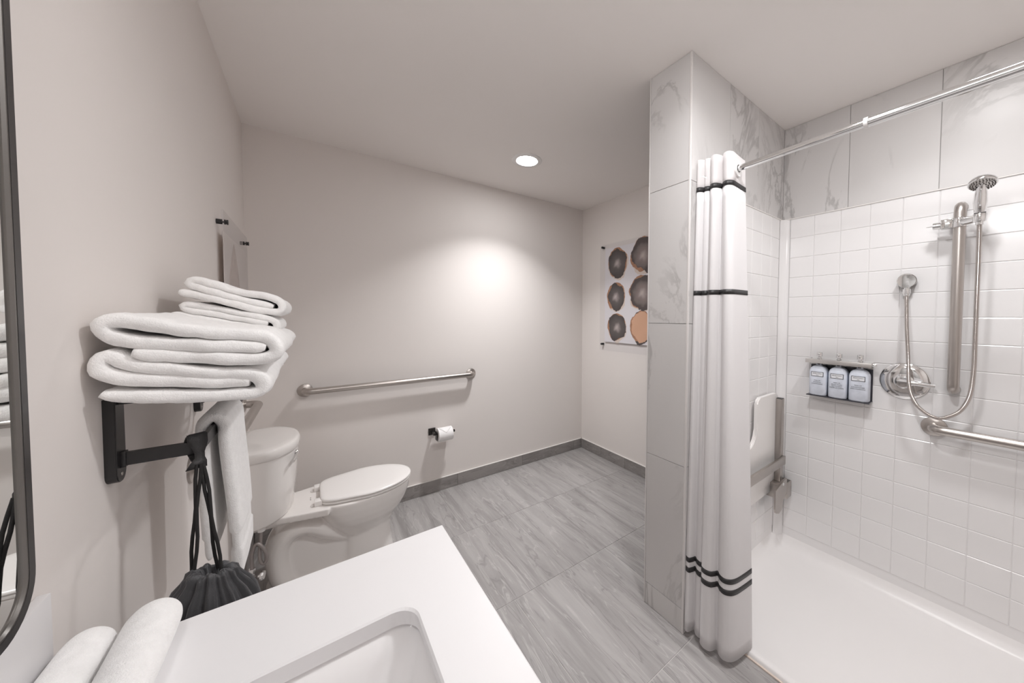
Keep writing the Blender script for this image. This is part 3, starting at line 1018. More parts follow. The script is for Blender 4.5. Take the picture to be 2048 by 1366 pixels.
# hanging hand towel over the lower bar
ht = thing('hanging_towel', 'white hand towel draped over the black bar under the towel stack', 'towel', (BX, -1.37, 0.72))
def drape(prof, h, y0, y1, seed, name, bandz=None, droop=0.0):
    npr, ny = 150, 26
    C = catmull([(p[0], p[1], 0) for p in prof], npr)
    bm = bmesh.new()
    L = y1 - y0
    rings = []
    for k in range(ny + 7):
        st = [(0, .4), (.004, .75), (.010, .95)] + [(.016 + (L - .032) * q / ny, 1) for q in range(ny + 1)] + [(L - .010, .95), (L - .004, .75), (L, .4)]
        dy, f = st[k]
        S = [[], []]
        for i in range(npr):
            a, b = C[max(i - 1, 0)], C[min(i + 1, npr - 1)]
            t = (b - a).normalized()
            nx, nz = -t.y, t.x
            ef = [0.5, 0.8, 0.95][min(i, npr - 1 - i)] if min(i, npr - 1 - i) < 3 else 1
            hh = h * f * ef
            if bandz and bandz[0] < C[i].y < bandz[1]:
                hh *= 0.72
            for s, sg in ((0, 1), (1, -1)):
                x, z = C[i].x + nx * hh * sg, C[i].y + nz * hh * sg
                low = max(0, 1.06 - z)
                q = Vector((x * 8 + seed, (y0 + dy) * 9, z * 5))
                dn = noise.noise_vector(q) * (0.002 + 0.010 * low)
                zz = z + dn.z * 0.6 + (-0.03 * (dy / L) * min(1, low * 3) * droop)
                S[s].append(bm.verts.new((x + dn.x, y0 + dy + dn.y * 0.8 + 0.06 * low * (0.5 - dy / L) * 0.6, zz)))
        rings.append(S[0] + S[1][::-1])
    nr = len(rings[0])
    for A, B in zip(rings, rings[1:]):
        for k in range(nr):
            bm.faces.new([A[k], A[(k + 1) % nr], B[(k + 1) % nr], B[k]])
    for ring in (rings[0], rings[-1]):
        for i in range(npr - 1):
            bm.faces.new([ring[i], ring[i + 1], ring[nr - 2 - i], ring[nr - 1 - i]])
    return from_bm(name, bm, 'towel', ht, True)
drape([(0.143, 0.725), (0.142, 0.80), (0.139, 0.90), (0.133, 1.00), (0.130, 1.06), (0.1288, 1.095), (0.122, 1.1135), (0.111, 1.1195), (0.100, 1.1135), (0.0932, 1.09), (0.093, 1.0), (0.095, 0.88), (0.096, 0.79)], 0.0122, -1.525, -1.325, 3.3, 'towel_cloth', (0.79, 0.835))

# ================================================================== DRAWSTRING BAG
bg = thing('drawstring_bag', 'black nylon drawstring bag hanging by cords from the corner of the rack', 'bag', (0.145, -1.685, 0.60))
bm = bmesh.new()
bx, by = 0.134, -1.700
zs = [(0.862, 0.016), (0.866, 0.022), (0.860, 0.029), (0.850, 0.031), (0.842, 0.035), (0.828, 0.044), (0.810, 0.051), (0.785, 0.056), (0.75, 0.060), (0.70, 0.062), (0.66, 0.060), (0.63, 0.052), (0.612, 0.035), (0.606, 0.0)]
SEG = 120
rings = []
for iz, (z, r) in enumerate(zs):
    if r == 0:
        rings.append([bm.verts.new((bx, by, z))])
        continue
    ring = []
    for k in range(SEG):
        a = 2 * PI * k / SEG
        pl = max(0.0, min(1.0, (z - 0.68) / 0.15))
        f = 1 + pl * (0.10 * math.cos(13 * a + 0.7 * math.sin(3 * a)) + 0.06 * math.cos(29 * a + 2)) + 0.05 * math.sin(2 * a + 1)
        tilt = 0.10 * (math.cos(a) * r) * -2.2 * min(1, max(0, (z - 0.72) / 0.1))
        ring.append(bm.verts.new((bx + r * f * math.cos(a) * 1.12, by + r * f * math.sin(a) * 0.86, z + tilt + 0.003 * math.sin(7 * a) * pl)))
    rings.append(ring)
inner = [bm.verts.new((v.co.x * 0.6 + bx * 0.4, v.co.y * 0.6 + by * 0.4, 0.835)) for v in rings[0]]
for A, B in zip([inner] + rings, rings):
    for k in range(SEG):
        if len(B) == 1:
            bm.faces.new([A[k], A[(k + 1) % SEG], B[0]])
        else:
            bm.faces.new([A[k], A[(k + 1) % SEG], B[(k + 1) % SEG], B[k]])
bm.faces.new(inner[::-1])
from_bm('pouch', bm, 'bag', bg, True)
top = Vector((0.1165, -1.668, 1.064))
for (sx, sy, sz), off in [((0.104, -1.690, 0.850), -0.003), ((0.110, -1.697, 0.848), 0.001), ((0.140, -1.690, 0.858), 0.003), ((0.146, -1.697, 0.856), 0.006)]:
    e = Vector((sx, sy, sz))
    s = top + Vector((off, -0.004, 0))
    pts = [s.lerp(e, t / 8) + Vector((0.0015 * math.sin(t * 1.3 + off * 900), 0.001 * math.cos(t), 0)) for t in range(9)]
    tube('cord', pts, 0.0027, 'cord', bg, 8)
# webbing tabs looped over the bar corner
def tab(pts4, name='webbing_tab'):
    bm = bmesh.new()
    A = [bm.verts.new(p) for p in pts4]
    bm.faces.new(A)
    o = from_bm(name, bm, 'band', bg, False)
    md = o.modifiers.new('t', 'SOLIDIFY'); md.thickness = 0.003
    bake(o)
    return o
def strap(pts, wv, name='webbing_tab'):
    """flat ribbon along pts with half-width vector wv"""
    bm = bmesh.new()
    wv = Vector(wv)
    L_ = [(bm.verts.new(Vector(p) - wv * f), bm.verts.new(Vector(p) + wv * f)) for p, f in pts]
    for (a, b), (c, d) in zip(L_, L_[1:]):
        bm.faces.new([a, b, d, c])
    o = from_bm(name, bm, 'band', bg, True)
    md = o.modifiers.new('t', 'SOLIDIFY'); md.thickness = 0.0022; md.offset = 0
    return bake(o)
strap([((0.112, -1.6585, 1.121), 1.0), ((0.113, -1.6600, 1.104), 1.0), ((0.115, -1.6615, 1.096), 0.75), ((0.1155, -1.663, 1.085), 0.5), ((0.116, -1.665, 1.075), 0.5), ((0.115, -1.668, 1.068), 0.8), ((0.112, -1.670, 1.056), 1.05)], (0.0125, 0.006, 0.0))
strap([((0.112, -1.6565, 1.121), 1.0), ((0.104, -1.640, 1.112), 1.0), ((0.099, -1.628, 1.100), 1.0), ((0.100, -1.630, 1.080), 0.8), ((0.108, -1.650, 1.070), 0.7), ((0.115, -1.666, 1.066), 0.7)], (0.010, 0.006, 0.0))

# ================================================================== TOILET
TY = -0.457
to = thing('toilet', 'white two-piece toilet with closed lid against the left wall', 'toilet', (0.38, TY, 0.0))
def dshape(xb, xf, hw, bow, n=48, p=2.6):
    """plan outline: straight back at xb, bowed front reaching xf in the middle, half width hw"""
    pts = []
    for k in range(n):
        a = 2 * PI * k / n
        c, s = math.cos(a), math.sin(a)
        e = 2 / (p if c < 0 else p * 0.95)
        r_ = 0.5
        x = (abs(c) ** (2 / 6.0 if c < 0 else 2 / 3.6)) * (1 if c > 0 else -1)
        y = (abs(s) ** (2 / 6.0 if c < 0 else 2 / 3.6)) * (1 if s > 0 else -1)
        xm = (xb + xf - bow) / 2
        ax = (xf - bow - xb) / 2
        X = xm + ax * x
        if c > 0:
            X += bow * (1 - (abs(y)) ** 2) * max(0, x)
        pts.append((X, TY + hw * y))
    return pts
def loft(bm, rings, cap0=True, cap1=True):
    R = [[bm.verts.new(p) for p in r] for r in rings]
    n_ = len(R[0])
    for A, B in zip(R, R[1:]):
        for k in range(n_):
            bm.faces.new([A[k], A[(k + 1) % n_], B[(k + 1) % n_], B[k]])
    if cap0: bm.faces.new(R[0][::-1])
    if cap1: bm.faces.new(R[-1])
    return R
bm = bmesh.new()
rr = []
for z, xf, hw in [(0.398, 0.185, 0.170), (0.402, 0.203, 0.184), (0.412, 0.209, 0.188), (0.55, 0.224, 0.198), (0.69, 0.234, 0.207), (0.708, 0.235, 0.208)]:
    rr.append([(x, y, z) for x, y in dshape(0.025, xf, hw, 0.058)])
loft(bm, rr)
tank = from_bm('tank', bm, 'ceramic', to, True, 0.9)
bm = bmesh.new()
rr = []
for z, e in [(0.7082, -0.004), (0.7085, 0.005), (0.711, 0.0075), (0.735, 0.0085), (0.746, 0.0065), (0.7515, 0.002), (0.7545, -0.006), (0.756, -0.03), (0.7565, -0.07)]:
    rr.append([(x, y, z) for x, y in dshape(0.018 - min(e, 0) * 0.6, 0.233 + e, 0.208 + e, 0.060)])
loft(bm, rr)
from_bm('tank_lid', bm, 'ceramic', to, True)
# flush lever on the front face, far side
lv = turned('flush_lever', [(0, 0.016), (0.009, 0.0155), (0.0125, 0.012), (0.0135, 0.002), (0.015, -0.006)], (0.2195, -0.530, 0.683), (0.93, -0.36, 0), 'chrome', to, 24)
tube('lever_arm', [(0.2320, -0.535, 0.683), (0.2310, -0.552, 0.681), (0.2255, -0.580, 0.676), (0.2160, -0.610, 0.668)], [0.0075, 0.0062, 0.0058, 0.0078], 'chrome', lv, 12)
# bowl: several ceramic volumes merged into one skin
def egg(xb, xf, hw, z, n=56, wid=0.42):
    """egg outline: widest at a fraction wid from the back"""
    xm = xb + (xf - xb) * wid
    pts = []
    for k in range(n):
        a = 2 * PI * k / n
        c, s = math.cos(a), math.sin(a)
        if c >= 0:
            X = xm + (xf - xm) * c
            Y = hw * s
        else:
            X = xm + (xm - xb) * -(abs(c) ** 0.7)
            Y = hw * (abs(s) ** 0.8) * (1 if s > 0 else -1)
        pts.append((X, TY + Y, z))
    return pts
bm = bmesh.new()
loft(bm, [egg(0.45, 0.62, 0.075, 0.14), egg(0.40, 0.655, 0.098, 0.19), egg(0.37, 0.672, 0.118, 0.225), egg(0.345, 0.705, 0.141, 0.262), egg(0.325, 0.728, 0.157, 0.30), egg(0.305, 0.746, 0.170, 0.345), egg(0.295, 0.755, 0.176, 0.385), egg(0.295, 0.756, 0.176, 0.400)])
# front pedestal
loft(bm, [egg(0.40, 0.664, 0.108, 0.0, wid=.5), egg(0.405, 0.655, 0.098, 0.06, wid=.5), egg(0.41, 0.648, 0.093, 0.14, wid=.5), egg(0.41, 0.648, 0.094, 0.24, wid=.5)])
# foot and web
loft(bm, [egg(0.095, 0.662, 0.112, 0.0, wid=.6), egg(0.095, 0.662, 0.112, 0.022, wid=.6), egg(0.105, 0.652, 0.100, 0.034, wid=.6)])
bbox(bm, 0.14, 0.52, TY - 0.062, TY + 0.062, 0.0, 0.36)
# deck under the tank
bbox(bm, 0.04, 0.34, TY - 0.112, TY + 0.112, 0.352, 0.398, 0.012)
loft(bm, [[(0.05, TY - 0.10, 0.37), (0.05, TY + 0.10, 0.37), (0.35, TY + 0.165, 0.36), (0.35, TY - 0.165, 0.36)], [(0.05, TY - 0.10, 0.398), (0.05, TY + 0.10, 0.398), (0.35, TY + 0.168, 0.399), (0.35, TY - 0.168, 0.399)]])
# trapway: tube showing as a bulge on both sides
path = catmull([(0.475, TY, 0.150), (0.42, TY, 0.180), (0.365, TY, 0.222), (0.31, TY, 0.268), (0.255, TY, 0.295), (0.20, TY, 0.288), (0.158, TY, 0.240), (0.148, TY, 0.17), (0.158, TY, 0.09), (0.18, TY, 0.02)], 36)
rad = [0.030 + 0.025 * min(1, i / 9) for i in range(36)]
rad = [r if i < 30 else r * 1.0 for i, r in enumerate(rad)]
sweep(bm, path, rad, 24, True, ysc=1.0)
tr0 = len(bm.verts) - 36 * 24
bm.verts.ensure_lookup_table()
for v in bm.verts[tr0:]:
    v.co.y = TY + (v.co.y - TY) * 1.95
bowl = from_bm('bowl', bm, 'ceramic', to, True)
rm = bowl.modifiers.new('merge', 'REMESH'); rm.mode = 'VOXEL'; rm.voxel_size = 0.0055
sm = bowl.modifiers.new('soften', 'SMOOTH'); sm.factor = 0.5; sm.iterations = 9
bake(bowl)
# seat ring and lid
def seat_outline(e, z, n=72):
    pts = []
    xb, xf, hw = 0.318 - e * 0.4, 0.757 + e, 0.176 + e
    xm = xb + 0.46 * (xf - xb)
    for k in range(n):
        a = 2 * PI * k / n
        c, s = math.cos(a), math.sin(a)
        if c >= 0:
            X, Y = xm + (xf - xm) * c, hw * s
        else:
            X = xm + (xm - xb) * -(abs(c) ** 0.17)
            Y = hw * (abs(s) ** 0.30) * (1 if s > 0 else -1)
            Y *= 1 - 0.30 * ((xm - X) / (xm - xb)) ** 1.6
        pts.append((X, TY + Y, z))
    return pts
bm = bmesh.new()
loft(bm, [seat_outline(-0.006, 0.402), seat_outline(0.0, 0.404), seat_outline(0.001, 0.411), seat_outline(-0.004, 0.4145), seat_outline(-0.03, 0.4145)])
from_bm('seat', bm, 'seatp', to, True, 0.9)
bm = bmesh.new()
loft(bm, [seat_outline(-0.008, 0.417), seat_outline(0.002, 0.4185), seat_outline(0.0035, 0.423), seat_outline(0.001, 0.4285), seat_outline(-0.010, 0.4315), seat_outline(-0.04, 0.433), seat_outline(-0.09, 0.4338)])
from_bm('seat_lid', bm, 'seatp', to, True)
for s in (-1, 1):
    hg = box('hinge', 0.293, 0.326, TY + s * 0.088 - 0.022, TY + s * 0.088 + 0.022, 0.399, 0.424, 'seatp', to, bev=0.004)
    turned('bolt_cap', [(0, 0.008), (0.007, 0.007), (0.011, 0.003), (0.012, 0.0)], (0.288, TY + s * 0.088, 0.399), (0, 0, 1), 'seatp', hg, 16)
    box('hinge_mark', 0.276, 0.280, TY + s * 0.01 - 0.003, TY + s * 0.01 + 0.003, 0.3985, 0.3995, 'nozzle', hg)
for s in (-1, 1):
    turned('floor_bolt_cap', [(0, 0.014), (0.008, 0.012), (0.012, 0.004), (0.013, -0.004)], (0.30, TY + s * 0.098, 0.036), (0, 0, 1), 'seatp', to, 16)

# water supply under the tank
vv = thing('supply_valve', 'small chrome angle stop valve with braided hose behind the toilet', 'valve', (0.0, -0.62, 0.16))
turned('wall_flange', [(0, 0.006), (0.014, 0.006), (0.028, 0.003), (0.030, 0.0)], (0.0, -0.62, 0.18), (1, 0, 0), 'chrome', vv)
tube('stub', [(0.0, -0.62, 0.18), (0.062, -0.62, 0.18)], 0.008, 'chrome', vv, 14)
turned('valve_body', [(0, -0.018), (0.012, -0.018), (0.0125, 0.006), (0.009, 0.01), (0.009, 0.03), (0.012, 0.031), (0.012, 0.046), (0, 0.046)], (0.068, -0.62, 0.18), (0, 0, 1), 'chrome', vv, 6, auto=0.3)
turned('handle', [(0, 0.02), (0.006, 0.02), (0.006, 0.028), (0.019, 0.030), (0.020, 0.036), (0.017, 0.042), (0, 0.043)], (0.068, -0.62, 0.185), (1, -0.25, 0), 'chrome', vv, 10, auto=0.4)
hp = catmull([(0.068, -0.62, 0.225), (0.069, -0.62, 0.29), (0.085, -0.625, 0.335), (0.110, -0.628, 0.300), (0.118, -0.628, 0.255), (0.105, -0.627, 0.235), (0.094, -0.622, 0.27), (0.098, -0.61, 0.35), (0.10, -0.605, 0.385)], 60)
tube('braided_hose', hp, 0.0068, 'hosegrey', vv, 12)
turned('coupling_nut', [(0, -0.012), (0.014, -0.012), (0.016, 0.004), (0.016, 0.012), (0, 0.012)], (0.10, -0.605, 0.388), (0, 0, 1), 'white', vv, 12, auto=0.4)

# ================================================================== GRAB BARS
def grab_bar(name, label, a, b, out, mat='steel', r=0.019, off=0.062, fr=0.040):
    """bar from wall point a to wall point b standing off along out, with bent ends and flanges"""
    a, b, o = Vector(a), Vector(b), Vector(out).normalized()
    t = thing(name, label, 'grab bar', (a + b) / 2, 'stainless grab bars')
    d_ = (b - a).normalized()
    rb = 0.034
    pts = [a + o * 0.002, a + o * (off - rb)]
    for k in range(1, 8):
        q = PI / 2 * k / 8
        pts.append(a + o * (off - rb + rb * math.sin(q)) + d_ * (rb - rb * math.cos(q)))
    pts += [a + o * off + d_ * rb, b + o * off - d_ * rb]
    for k in range(1, 8):
        q = PI / 2 * k / 8
        pts.append(b + o * (off - rb + rb * math.cos(q)) - d_ * (rb - rb * math.sin(q)))
    pts += [b + o * (off - rb), b + o * 0.002]
    tube('bar', pts, r, mat, t, 24)
    for p in (a, b):
        turned('flange', [(r - 0.001, 0.014), (r + 0.004, 0.0125), (fr * 0.8, 0.0095), (fr - 0.001, 0.006), (fr, 0.003), (fr, 0.0), (0, 0.0)], p, o, mat, t, 36)
    return t
grab_bar('grab_bar', 'long horizontal stainless grab bar on the back wall above the toilet paper', (0.258, 0, 0.887), (1.325, 0, 0.887), (0, -1, 0))
grab_bar('grab_bar', 'stainless grab bar on the left wall behind the toilet tank', (0, -0.185, 0.875), (0, -1.155, 0.893), (1, 0, 0))
grab_bar('grab_bar', 'horizontal stainless grab bar on the white shower wall below the hose', (W2 + 0.0015, -2.434, 0.8737), (W2 + 0.0015, -3.20, 0.8737), (-1, 0, 0), fr=0.041)

# ================================================================== TOILET PAPER
tpz, tpy = 0.470, -0.078
hd = thing('toilet_paper_holder', 'small dark metal toilet paper holder with square plate on the back wall', 'paper holder', (1.015, 0, 0.47))
box('plate', 0.990, 1.041, -0.009, 0, 0.448, 0.499, 'blackgloss', hd, bev=0.002)
box('arm', 1.006, 1.024, -0.084, -0.009, 0.464, 0.480, 'blackgloss', hd, bev=0.002)
tube('spindle', [(1.008, tpy, tpz + 0.002), (1.160, tpy, tpz + 0.002)], 0.0075, 'blackgloss', hd, 16)
turned('end_knob', [(0, 0.007), (0.009, 0.006), (0.0105, 0.003), (0.0105, -0.003), (0.008, -0.004)], (1.158, tpy, tpz + 0.002), (1, 0, 0), 'blackgloss', hd, 20)
box('end_plate', 1.0245, 1.029, tpy - 0.022, tpy + 0.022, tpz - 0.045, tpz + 0.02, 'blackgloss', hd, bev=0.001)
tpr = thing('toilet_paper_roll', 'white toilet paper roll with folded point on the dark wall holder', 'toilet paper', (1.09, tpy, tpz))
RC = Vector((1.087, tpy, tpz - 0.009))
turned('paper', [(0.020, -0.053), (0.049, -0.053), (0.0505, -0.0515), (0.0505, 0.0515), (0.049, 0.053), (0.020, 0.053), (0.020, -0.053)], RC, (1, 0, 0), 'tp', tpr, 48)
turned('core', [(0.0205, -0.0532), (0.0188, -0.0532), (0.0188, 0.0532), (0.0205, 0.0532)], RC, (1, 0, 0), 'card', tpr, 32)
bm = bmesh.new()      # folded point lying on the roll
R_ = 0.0518
def onroll(x, a):
    return RC + Vector((x, -math.sin(a) * R_, math.cos(a) * R_))
rowsv = []
for i in range(9):
    a = 0.15 + 1.0 * i / 8
    hw = 0.042 * (1 - max(0, (i - 2) / 6)) + 0.001
    rowsv.append([bm.verts.new(onroll(x * hw, a)) for x in (-1, -0.5, 0, 0.5, 1)])
for A, B in zip(rowsv, rowsv[1:]):
    for k in range(4):
        bm.faces.new([A[k], A[k + 1], B[k + 1], B[k]])
fo = from_bm('folded_point', bm, 'tp', tpr, True)
sm = fo.modifiers.new('t', 'SOLIDIFY'); sm.thickness = 0.0016
bake(fo)

# ================================================================== WALL ART
def standoff(parent, pos, out, gap, extra=0.012):
    o = Vector(out)
    turned('standoff', [(0, 0.0), (0.0100, 0.0), (0.0100, gap), (0.003, gap), (0.003, gap + 0.0062), (0.0100, gap + 0.0062), (0.0100, gap + 0.0098), (0.0075, gap + 0.0104), (0.0075, gap + 0.0118), (0.0100, gap + 0.0124), (0.0100, gap + 0.0165), (0.0090, gap + 0.0175), (0, gap + 0.0175)], pos, o, 'black', parent, 24)

art = thing('acrylic_artwork', 'clear acrylic framed print of six scorched discs on the right wall', 'artwork', (W, -0.76, 1.03))
AY0, AY1, AZ0, AZ1, AG = -0.284, -1.24, 1.037, 2.02, 0.016
box('acrylic_sheet', W - AG - 0.006, W - AG, AY1, AY0, AZ0, AZ1, 'acrylic', art)
pr = box('print', W - AG + 0.0014, W - AG + 0.0024, AY1 + 0.063, -0.345, 1.1177, 1.9817, 'paper', art)
for y in (-0.317, AY1 + 0.033):
    for z in (1.095, 2.000):
        standoff(art, (W - 0.0004, y, z), (-1, 0, 0), AG - 0.0004)
XA = W - AG - 0.0001   # printed just behind the clear sheet
def blob(parent, name, cy, cz, ry, rz, mat, seed, amp=0.06, x=0.0, bite=None):
    bm = bmesh.new()
    n_ = 90
    ring = []
    for k in range(n_):
        a = 2 * PI * k / n_
        f = 1 + amp * noise.noise(Vector((math.cos(a) * 1.4 + seed, math.sin(a) * 1.4, seed))) + amp * 0.30 * noise.noise(Vector((math.cos(a) * 6 + seed, math.sin(a) * 6, 2.0))) + amp * 0.18 * noise.noise(Vector((math.cos(a) * 17 + seed, math.sin(a) * 17, 5.0)))
        if bite:
            da = abs((a - bite[0] + PI) % (2 * PI) - PI)
            if da < bite[1]:
                f *= 1 - bite[2] * (1 - da / bite[1]) ** 0.6 + 0.05 * noise.noise(Vector((a * 9, seed, 0)))
        ring.append(bm.verts.new((XA + 0.0012 - x, cy - math.cos(a) * ry * f, cz + math.sin(a) * rz * f)))
    ring2 = [bm.verts.new((v.co.x + 0.0002, v.co.y, v.co.z)) for v in ring]
    bm.faces.new(ring); bm.faces.new(ring2[::-1])
    for k in range(n_):
        bm.faces.new([ring[k], ring[(k + 1) % n_], ring2[(k + 1) % n_], ring2[k]])
    return from_bm(name, bm, mat, parent, False)
# (cy, cz, ry, rz, mat, bite)
SP = [(-0.502, 1.835, 0.112, 0.128, 'spotd', None), (-0.795, 1.865, 0.125, 0.135, 'spotm', (4.55, 0.42, 0.32)),
      (-0.488, 1.535, 0.103, 0.122, 'spotd', (1.9, 0.3, 0.06)), (-0.785, 1.555, 0.130, 0.142, 'spotm', None),
      (-0.500, 1.260, 0.105, 0.122, 'spotd', (1.25, 0.5, 0.24)), (-0.785, 1.265, 0.118, 0.128, 'spoto', None),
      (-1.07, 1.84, 0.110, 0.128, 'spotd', None), (-1.07, 1.55, 0.110, 0.125, 'spoto', None), (-1.07, 1.26, 0.110, 0.125, 'spotm', None)]
for i, (cy, cz, ry, rz, mt_, bite) in enumerate(SP):
    blob(art, 'disc_curl', cy - 0.004, cz - 0.012, ry * 1.07, rz * 1.05, 'curl' if mt_ != 'spoto' else 'spotd', 20 + i * 2.3, 0.22, 0.0001)
    blob(art, 'disc_edge', cy + 0.006, cz + 0.003, ry * 1.04, rz * 1.02, 'burnt', 40 + i * 3.1, 0.16, 0.0004)
    blob(art, 'disc', cy, cz, ry, rz, mt_, 3 + i * 1.7, 0.26, 0.0007, bite)

art2 = thing('acrylic_artwork', 'clear acrylic framed pale leaf print on the left wall above the toilet', 'artwork', (0, -0.43, 1.06))
box('acrylic_sheet', 0.0175, 0.0235, -0.735, -0.115, 1.02, 1.770, 'acrylic', art2)
box('print', 0.0164, 0.0173, -0.705, -0.135, 1.09, 1.692, 'paper2', art2)
for y in (-0.712, -0.150):
    for z in (1.073, 1.725 if y < -0.4 else 1.735):
        standoff(art2, (0, y, z), (1, 0, 0), 0.0172)
bm = bmesh.new()
pts = []
for k in range(40):
    t = k / 39
    wv = 0.185 * math.sin(PI * min(1, t * 1.0)) ** 0.8 * (1 - 0.25 * t) + 0.012 * noise.noise(Vector((t * 9, 1, 0)))
    pts.append((wv, 1.12 + 0.56 * t))
rg = [(-0.465 - a, z) for a, z in pts] + [(-0.465 + a * 0.92 + 0.01 * noise.noise(Vector((z * 30, 4, 0))), z) for a, z in pts[::-1]]
A = [bm.verts.new((0.01745, y, z)) for y, z in rg]
B = [bm.verts.new((0.0173, y, z)) for y, z in rg]
bm.faces.new(A); bm.faces.new(B[::-1])
for k in range(len(A)):
    bm.faces.new([A[k], A[(k + 1) % len(A)], B[(k + 1) % len(A)], B[k]])
from_bm('leaf_print', bm, 'leafprint', art2, False)

# ================================================================== SHOWER CURTAIN AND ROD
RX = 1.65
rod = thing('curtain_rod', 'polished telescopic shower curtain rod below the ceiling', 'curtain rod', (RX, -2.6, 1.944))
tube('rod_tube', [(RX, YP1 - 0.004, 1.9385), (RX, -2.40, 1.948)], 0.0115, 'chrome', rod, 24)
tube('outer_tube', [(RX, -2.335, 1.947), (RX, YF + 0.004, 1.952)], 0.0140, 'chrome', rod, 24)
turned('joint_collar', [(0.0112, -0.003), (0.0150, -0.003), (0.0150, 0.006), (0.0140, 0.007)], (RX, -2.335, 1.947), (0, -1, 0), 'white', rod, 24)
turned('end_flange', [(0, 0.0), (0.030, 0.0), (0.030, 0.006), (0.016, 0.012), (0.0115, 0.014)], (RX, YP1, 1.9385), (0, -1, 0), 'chrome', rod, 32)
turned('end_flange', [(0, 0.0), (0.030, 0.0), (0.030, 0.006), (0.016, 0.012), (0.0115, 0.014)], (RX, YF, 1.952), (0, 1, 0), 'chrome', rod, 32)

cur = thing('shower_curtain', 'white shower curtain with black ribbon stripes gathered at the partition', 'curtain', (1.58, -1.92, 0.03))
LOW = [(1.538, -1.825), (1.534, -1.833), (1.535, -1.841), (1.551, -1.847), (1.566, -1.851), (1.553, -1.866), (1.549, -1.880), (1.552, -1.889), (1.533, -1.898), (1.525, -1.917), (1.530, -1.937), (1.545, -1.946), (1.561, -1.953), (1.547, -1.970), (1.542, -1.989), (1.554, -2.008), (1.580, -2.020), (1.628, -2.028), (1.682, -2.034)]
TOP = [(1.580, -1.824), (1.578, -1.829), (1.581, -1.836), (1.590, -1.842), (1.598, -1.846), (1.591, -1.853), (1.594, -1.863), (1.602, -1.871), (1.589, -1.878), (1.583, -1.892), (1.592, -1.902), (1.610, -1.907), (1.622, -1.909), (1.603, -1.922), (1.597, -1.940), (1.616, -1.951), (1.648, -1.949), (1.692, -1.945), (1.736, -1.942)]
CN = 220
lowc = catmull([(x, y, 0) for x, y in LOW], CN)
topc = catmull([(x, y, 0) for x, y in TOP], CN)
CZ0, CZ1 = 0.030, 2.0
def cpoint(i, z):
    t = (z - CZ0) / (CZ1 - CZ0)
    tt = t ** 1.15
    p = lowc[i].lerp(topc[i], tt)
    # folds belly a little in mid height
    return Vector((p.x, p.y, z))
def curtain_part(name, z0, z1, nz, mat, off=0.0, th=0.0012):
    bm = bmesh.new()
    g = []
    for j in range(nz + 1):
        z = z0 + (z1 - z0) * j / nz
        row = []
        for i in range(CN):
            p = cpoint(i, z)
            a, b = cpoint(max(i - 1, 0), z), cpoint(min(i + 1, CN - 1), z)
            t = (b - a).normalized()
            nn = Vector((t.y, -t.x, 0))      # outwards, to the room side
            row.append(bm.verts.new(p - nn * (-off)))
        g.append(row)
    for j in range(nz):
        for i in range(CN - 1):
            bm.faces.new([g[j][i], g[j][i + 1], g[j + 1][i + 1], g[j + 1][i]])
    o = from_bm(name, bm, mat, cur, True)
    md = o.modifiers.new('t', 'SOLIDIFY'); md.thickness = th; md.offset = 0
    return bake(o)
curtain_part('fabric', CZ0, 1.872, 40, 'curtain')
curtain_part('sheer_header', 1.872, CZ1, 4, 'sheer')
for z0, z1 in [(0.284, 0.305), (0.327, 0.347), (1.443, 1.462), (1.868, 1.887)]:
    curtain_part('ribbon_stripe', z0, z1, 1, 'band', 0.0, 0.0034)
# white ring where the rod passes the header
turned('header_ring', [(0.0150, -0.004), (0.030, -0.004), (0.031, 0.0), (0.030, 0.004), (0.0150, 0.004), (0.0150, -0.004)], (RX, -1.955, 1.940), (0, 1, 0), 'white', cur, 32)

# ================================================================== FOLDING SHOWER SEAT
st = thing('folding_shower_seat', 'white fold-up shower seat with stainless frame on the side wall', 'shower seat', (2.2, YP1, 0.33))
bm = bmesh.new()
outl = []
X0, X1, Z0, Z1 = 1.70, 2.405, 0.385, 0.930
def arc(cx, cz, r, a0, a1, n=8):
    return [(cx + r * math.cos(a0 + (a1 - a0) * k / n), cz + r * math.sin(a0 + (a1 - a0) * k / n)) for k in range(n + 1)]
outl += arc(X1 - 0.03, Z0 + 0.03, 0.03, -PI / 2, 0) + arc(X1 - 0.045, Z1 - 0.045, 0.045, 0, PI / 2)
# U shaped cut-out from the top edge
outl += arc(2.165, Z1 - 0.03, 0.03, PI / 2, PI) + arc(2.04, 0.77, 0.095, 0, -PI, 16) + arc(1.915, Z1 - 0.03, 0.03, 0, PI / 2)
outl += arc(X0 + 0.045, Z1 - 0.045, 0.045, PI / 2, PI) + arc(X0 + 0.03, Z0 + 0.03, 0.03, PI, 1.5 * PI)
YA, YB = -1.832, -1.850
A = [bm.verts.new((x, YA, z)) for x, z in outl]
B = [bm.verts.new((x, YB, z)) for x, z in outl]
fa = bm.faces.new(A); fb = bm.faces.new(B[::-1])
for k in range(len(A)):
    bm.faces.new([A[k], A[(k + 1) % len(A)], B[(k + 1) % len(A)], B[k]])
bmesh.ops.bevel(bm, geom=list(fb.edges) + list(fa.edges), offset=0.005, segments=3, affect='EDGES')
bmesh.ops.triangulate(bm, faces=[f for f in bm.faces if len(f.verts) > 4])
from_bm('seat_panel', bm, 'seatp', st, True, 0.6)
for x in (2.362, 1.72):
    tb = box('frame_tube', x, x + 0.036, -1.881, -1.850, 0.425, 0.900, 'steel', st, bev=0.002)
    box('tube_cap', x + 0.002, x + 0.034, -1.879, -1.852, 0.8995, 0.9025, 'black', tb)
box('cross_bar', 1.735, 2.392, -1.896, -1.8815, 0.535, 0.582, 'steel', st, bev=0.002)
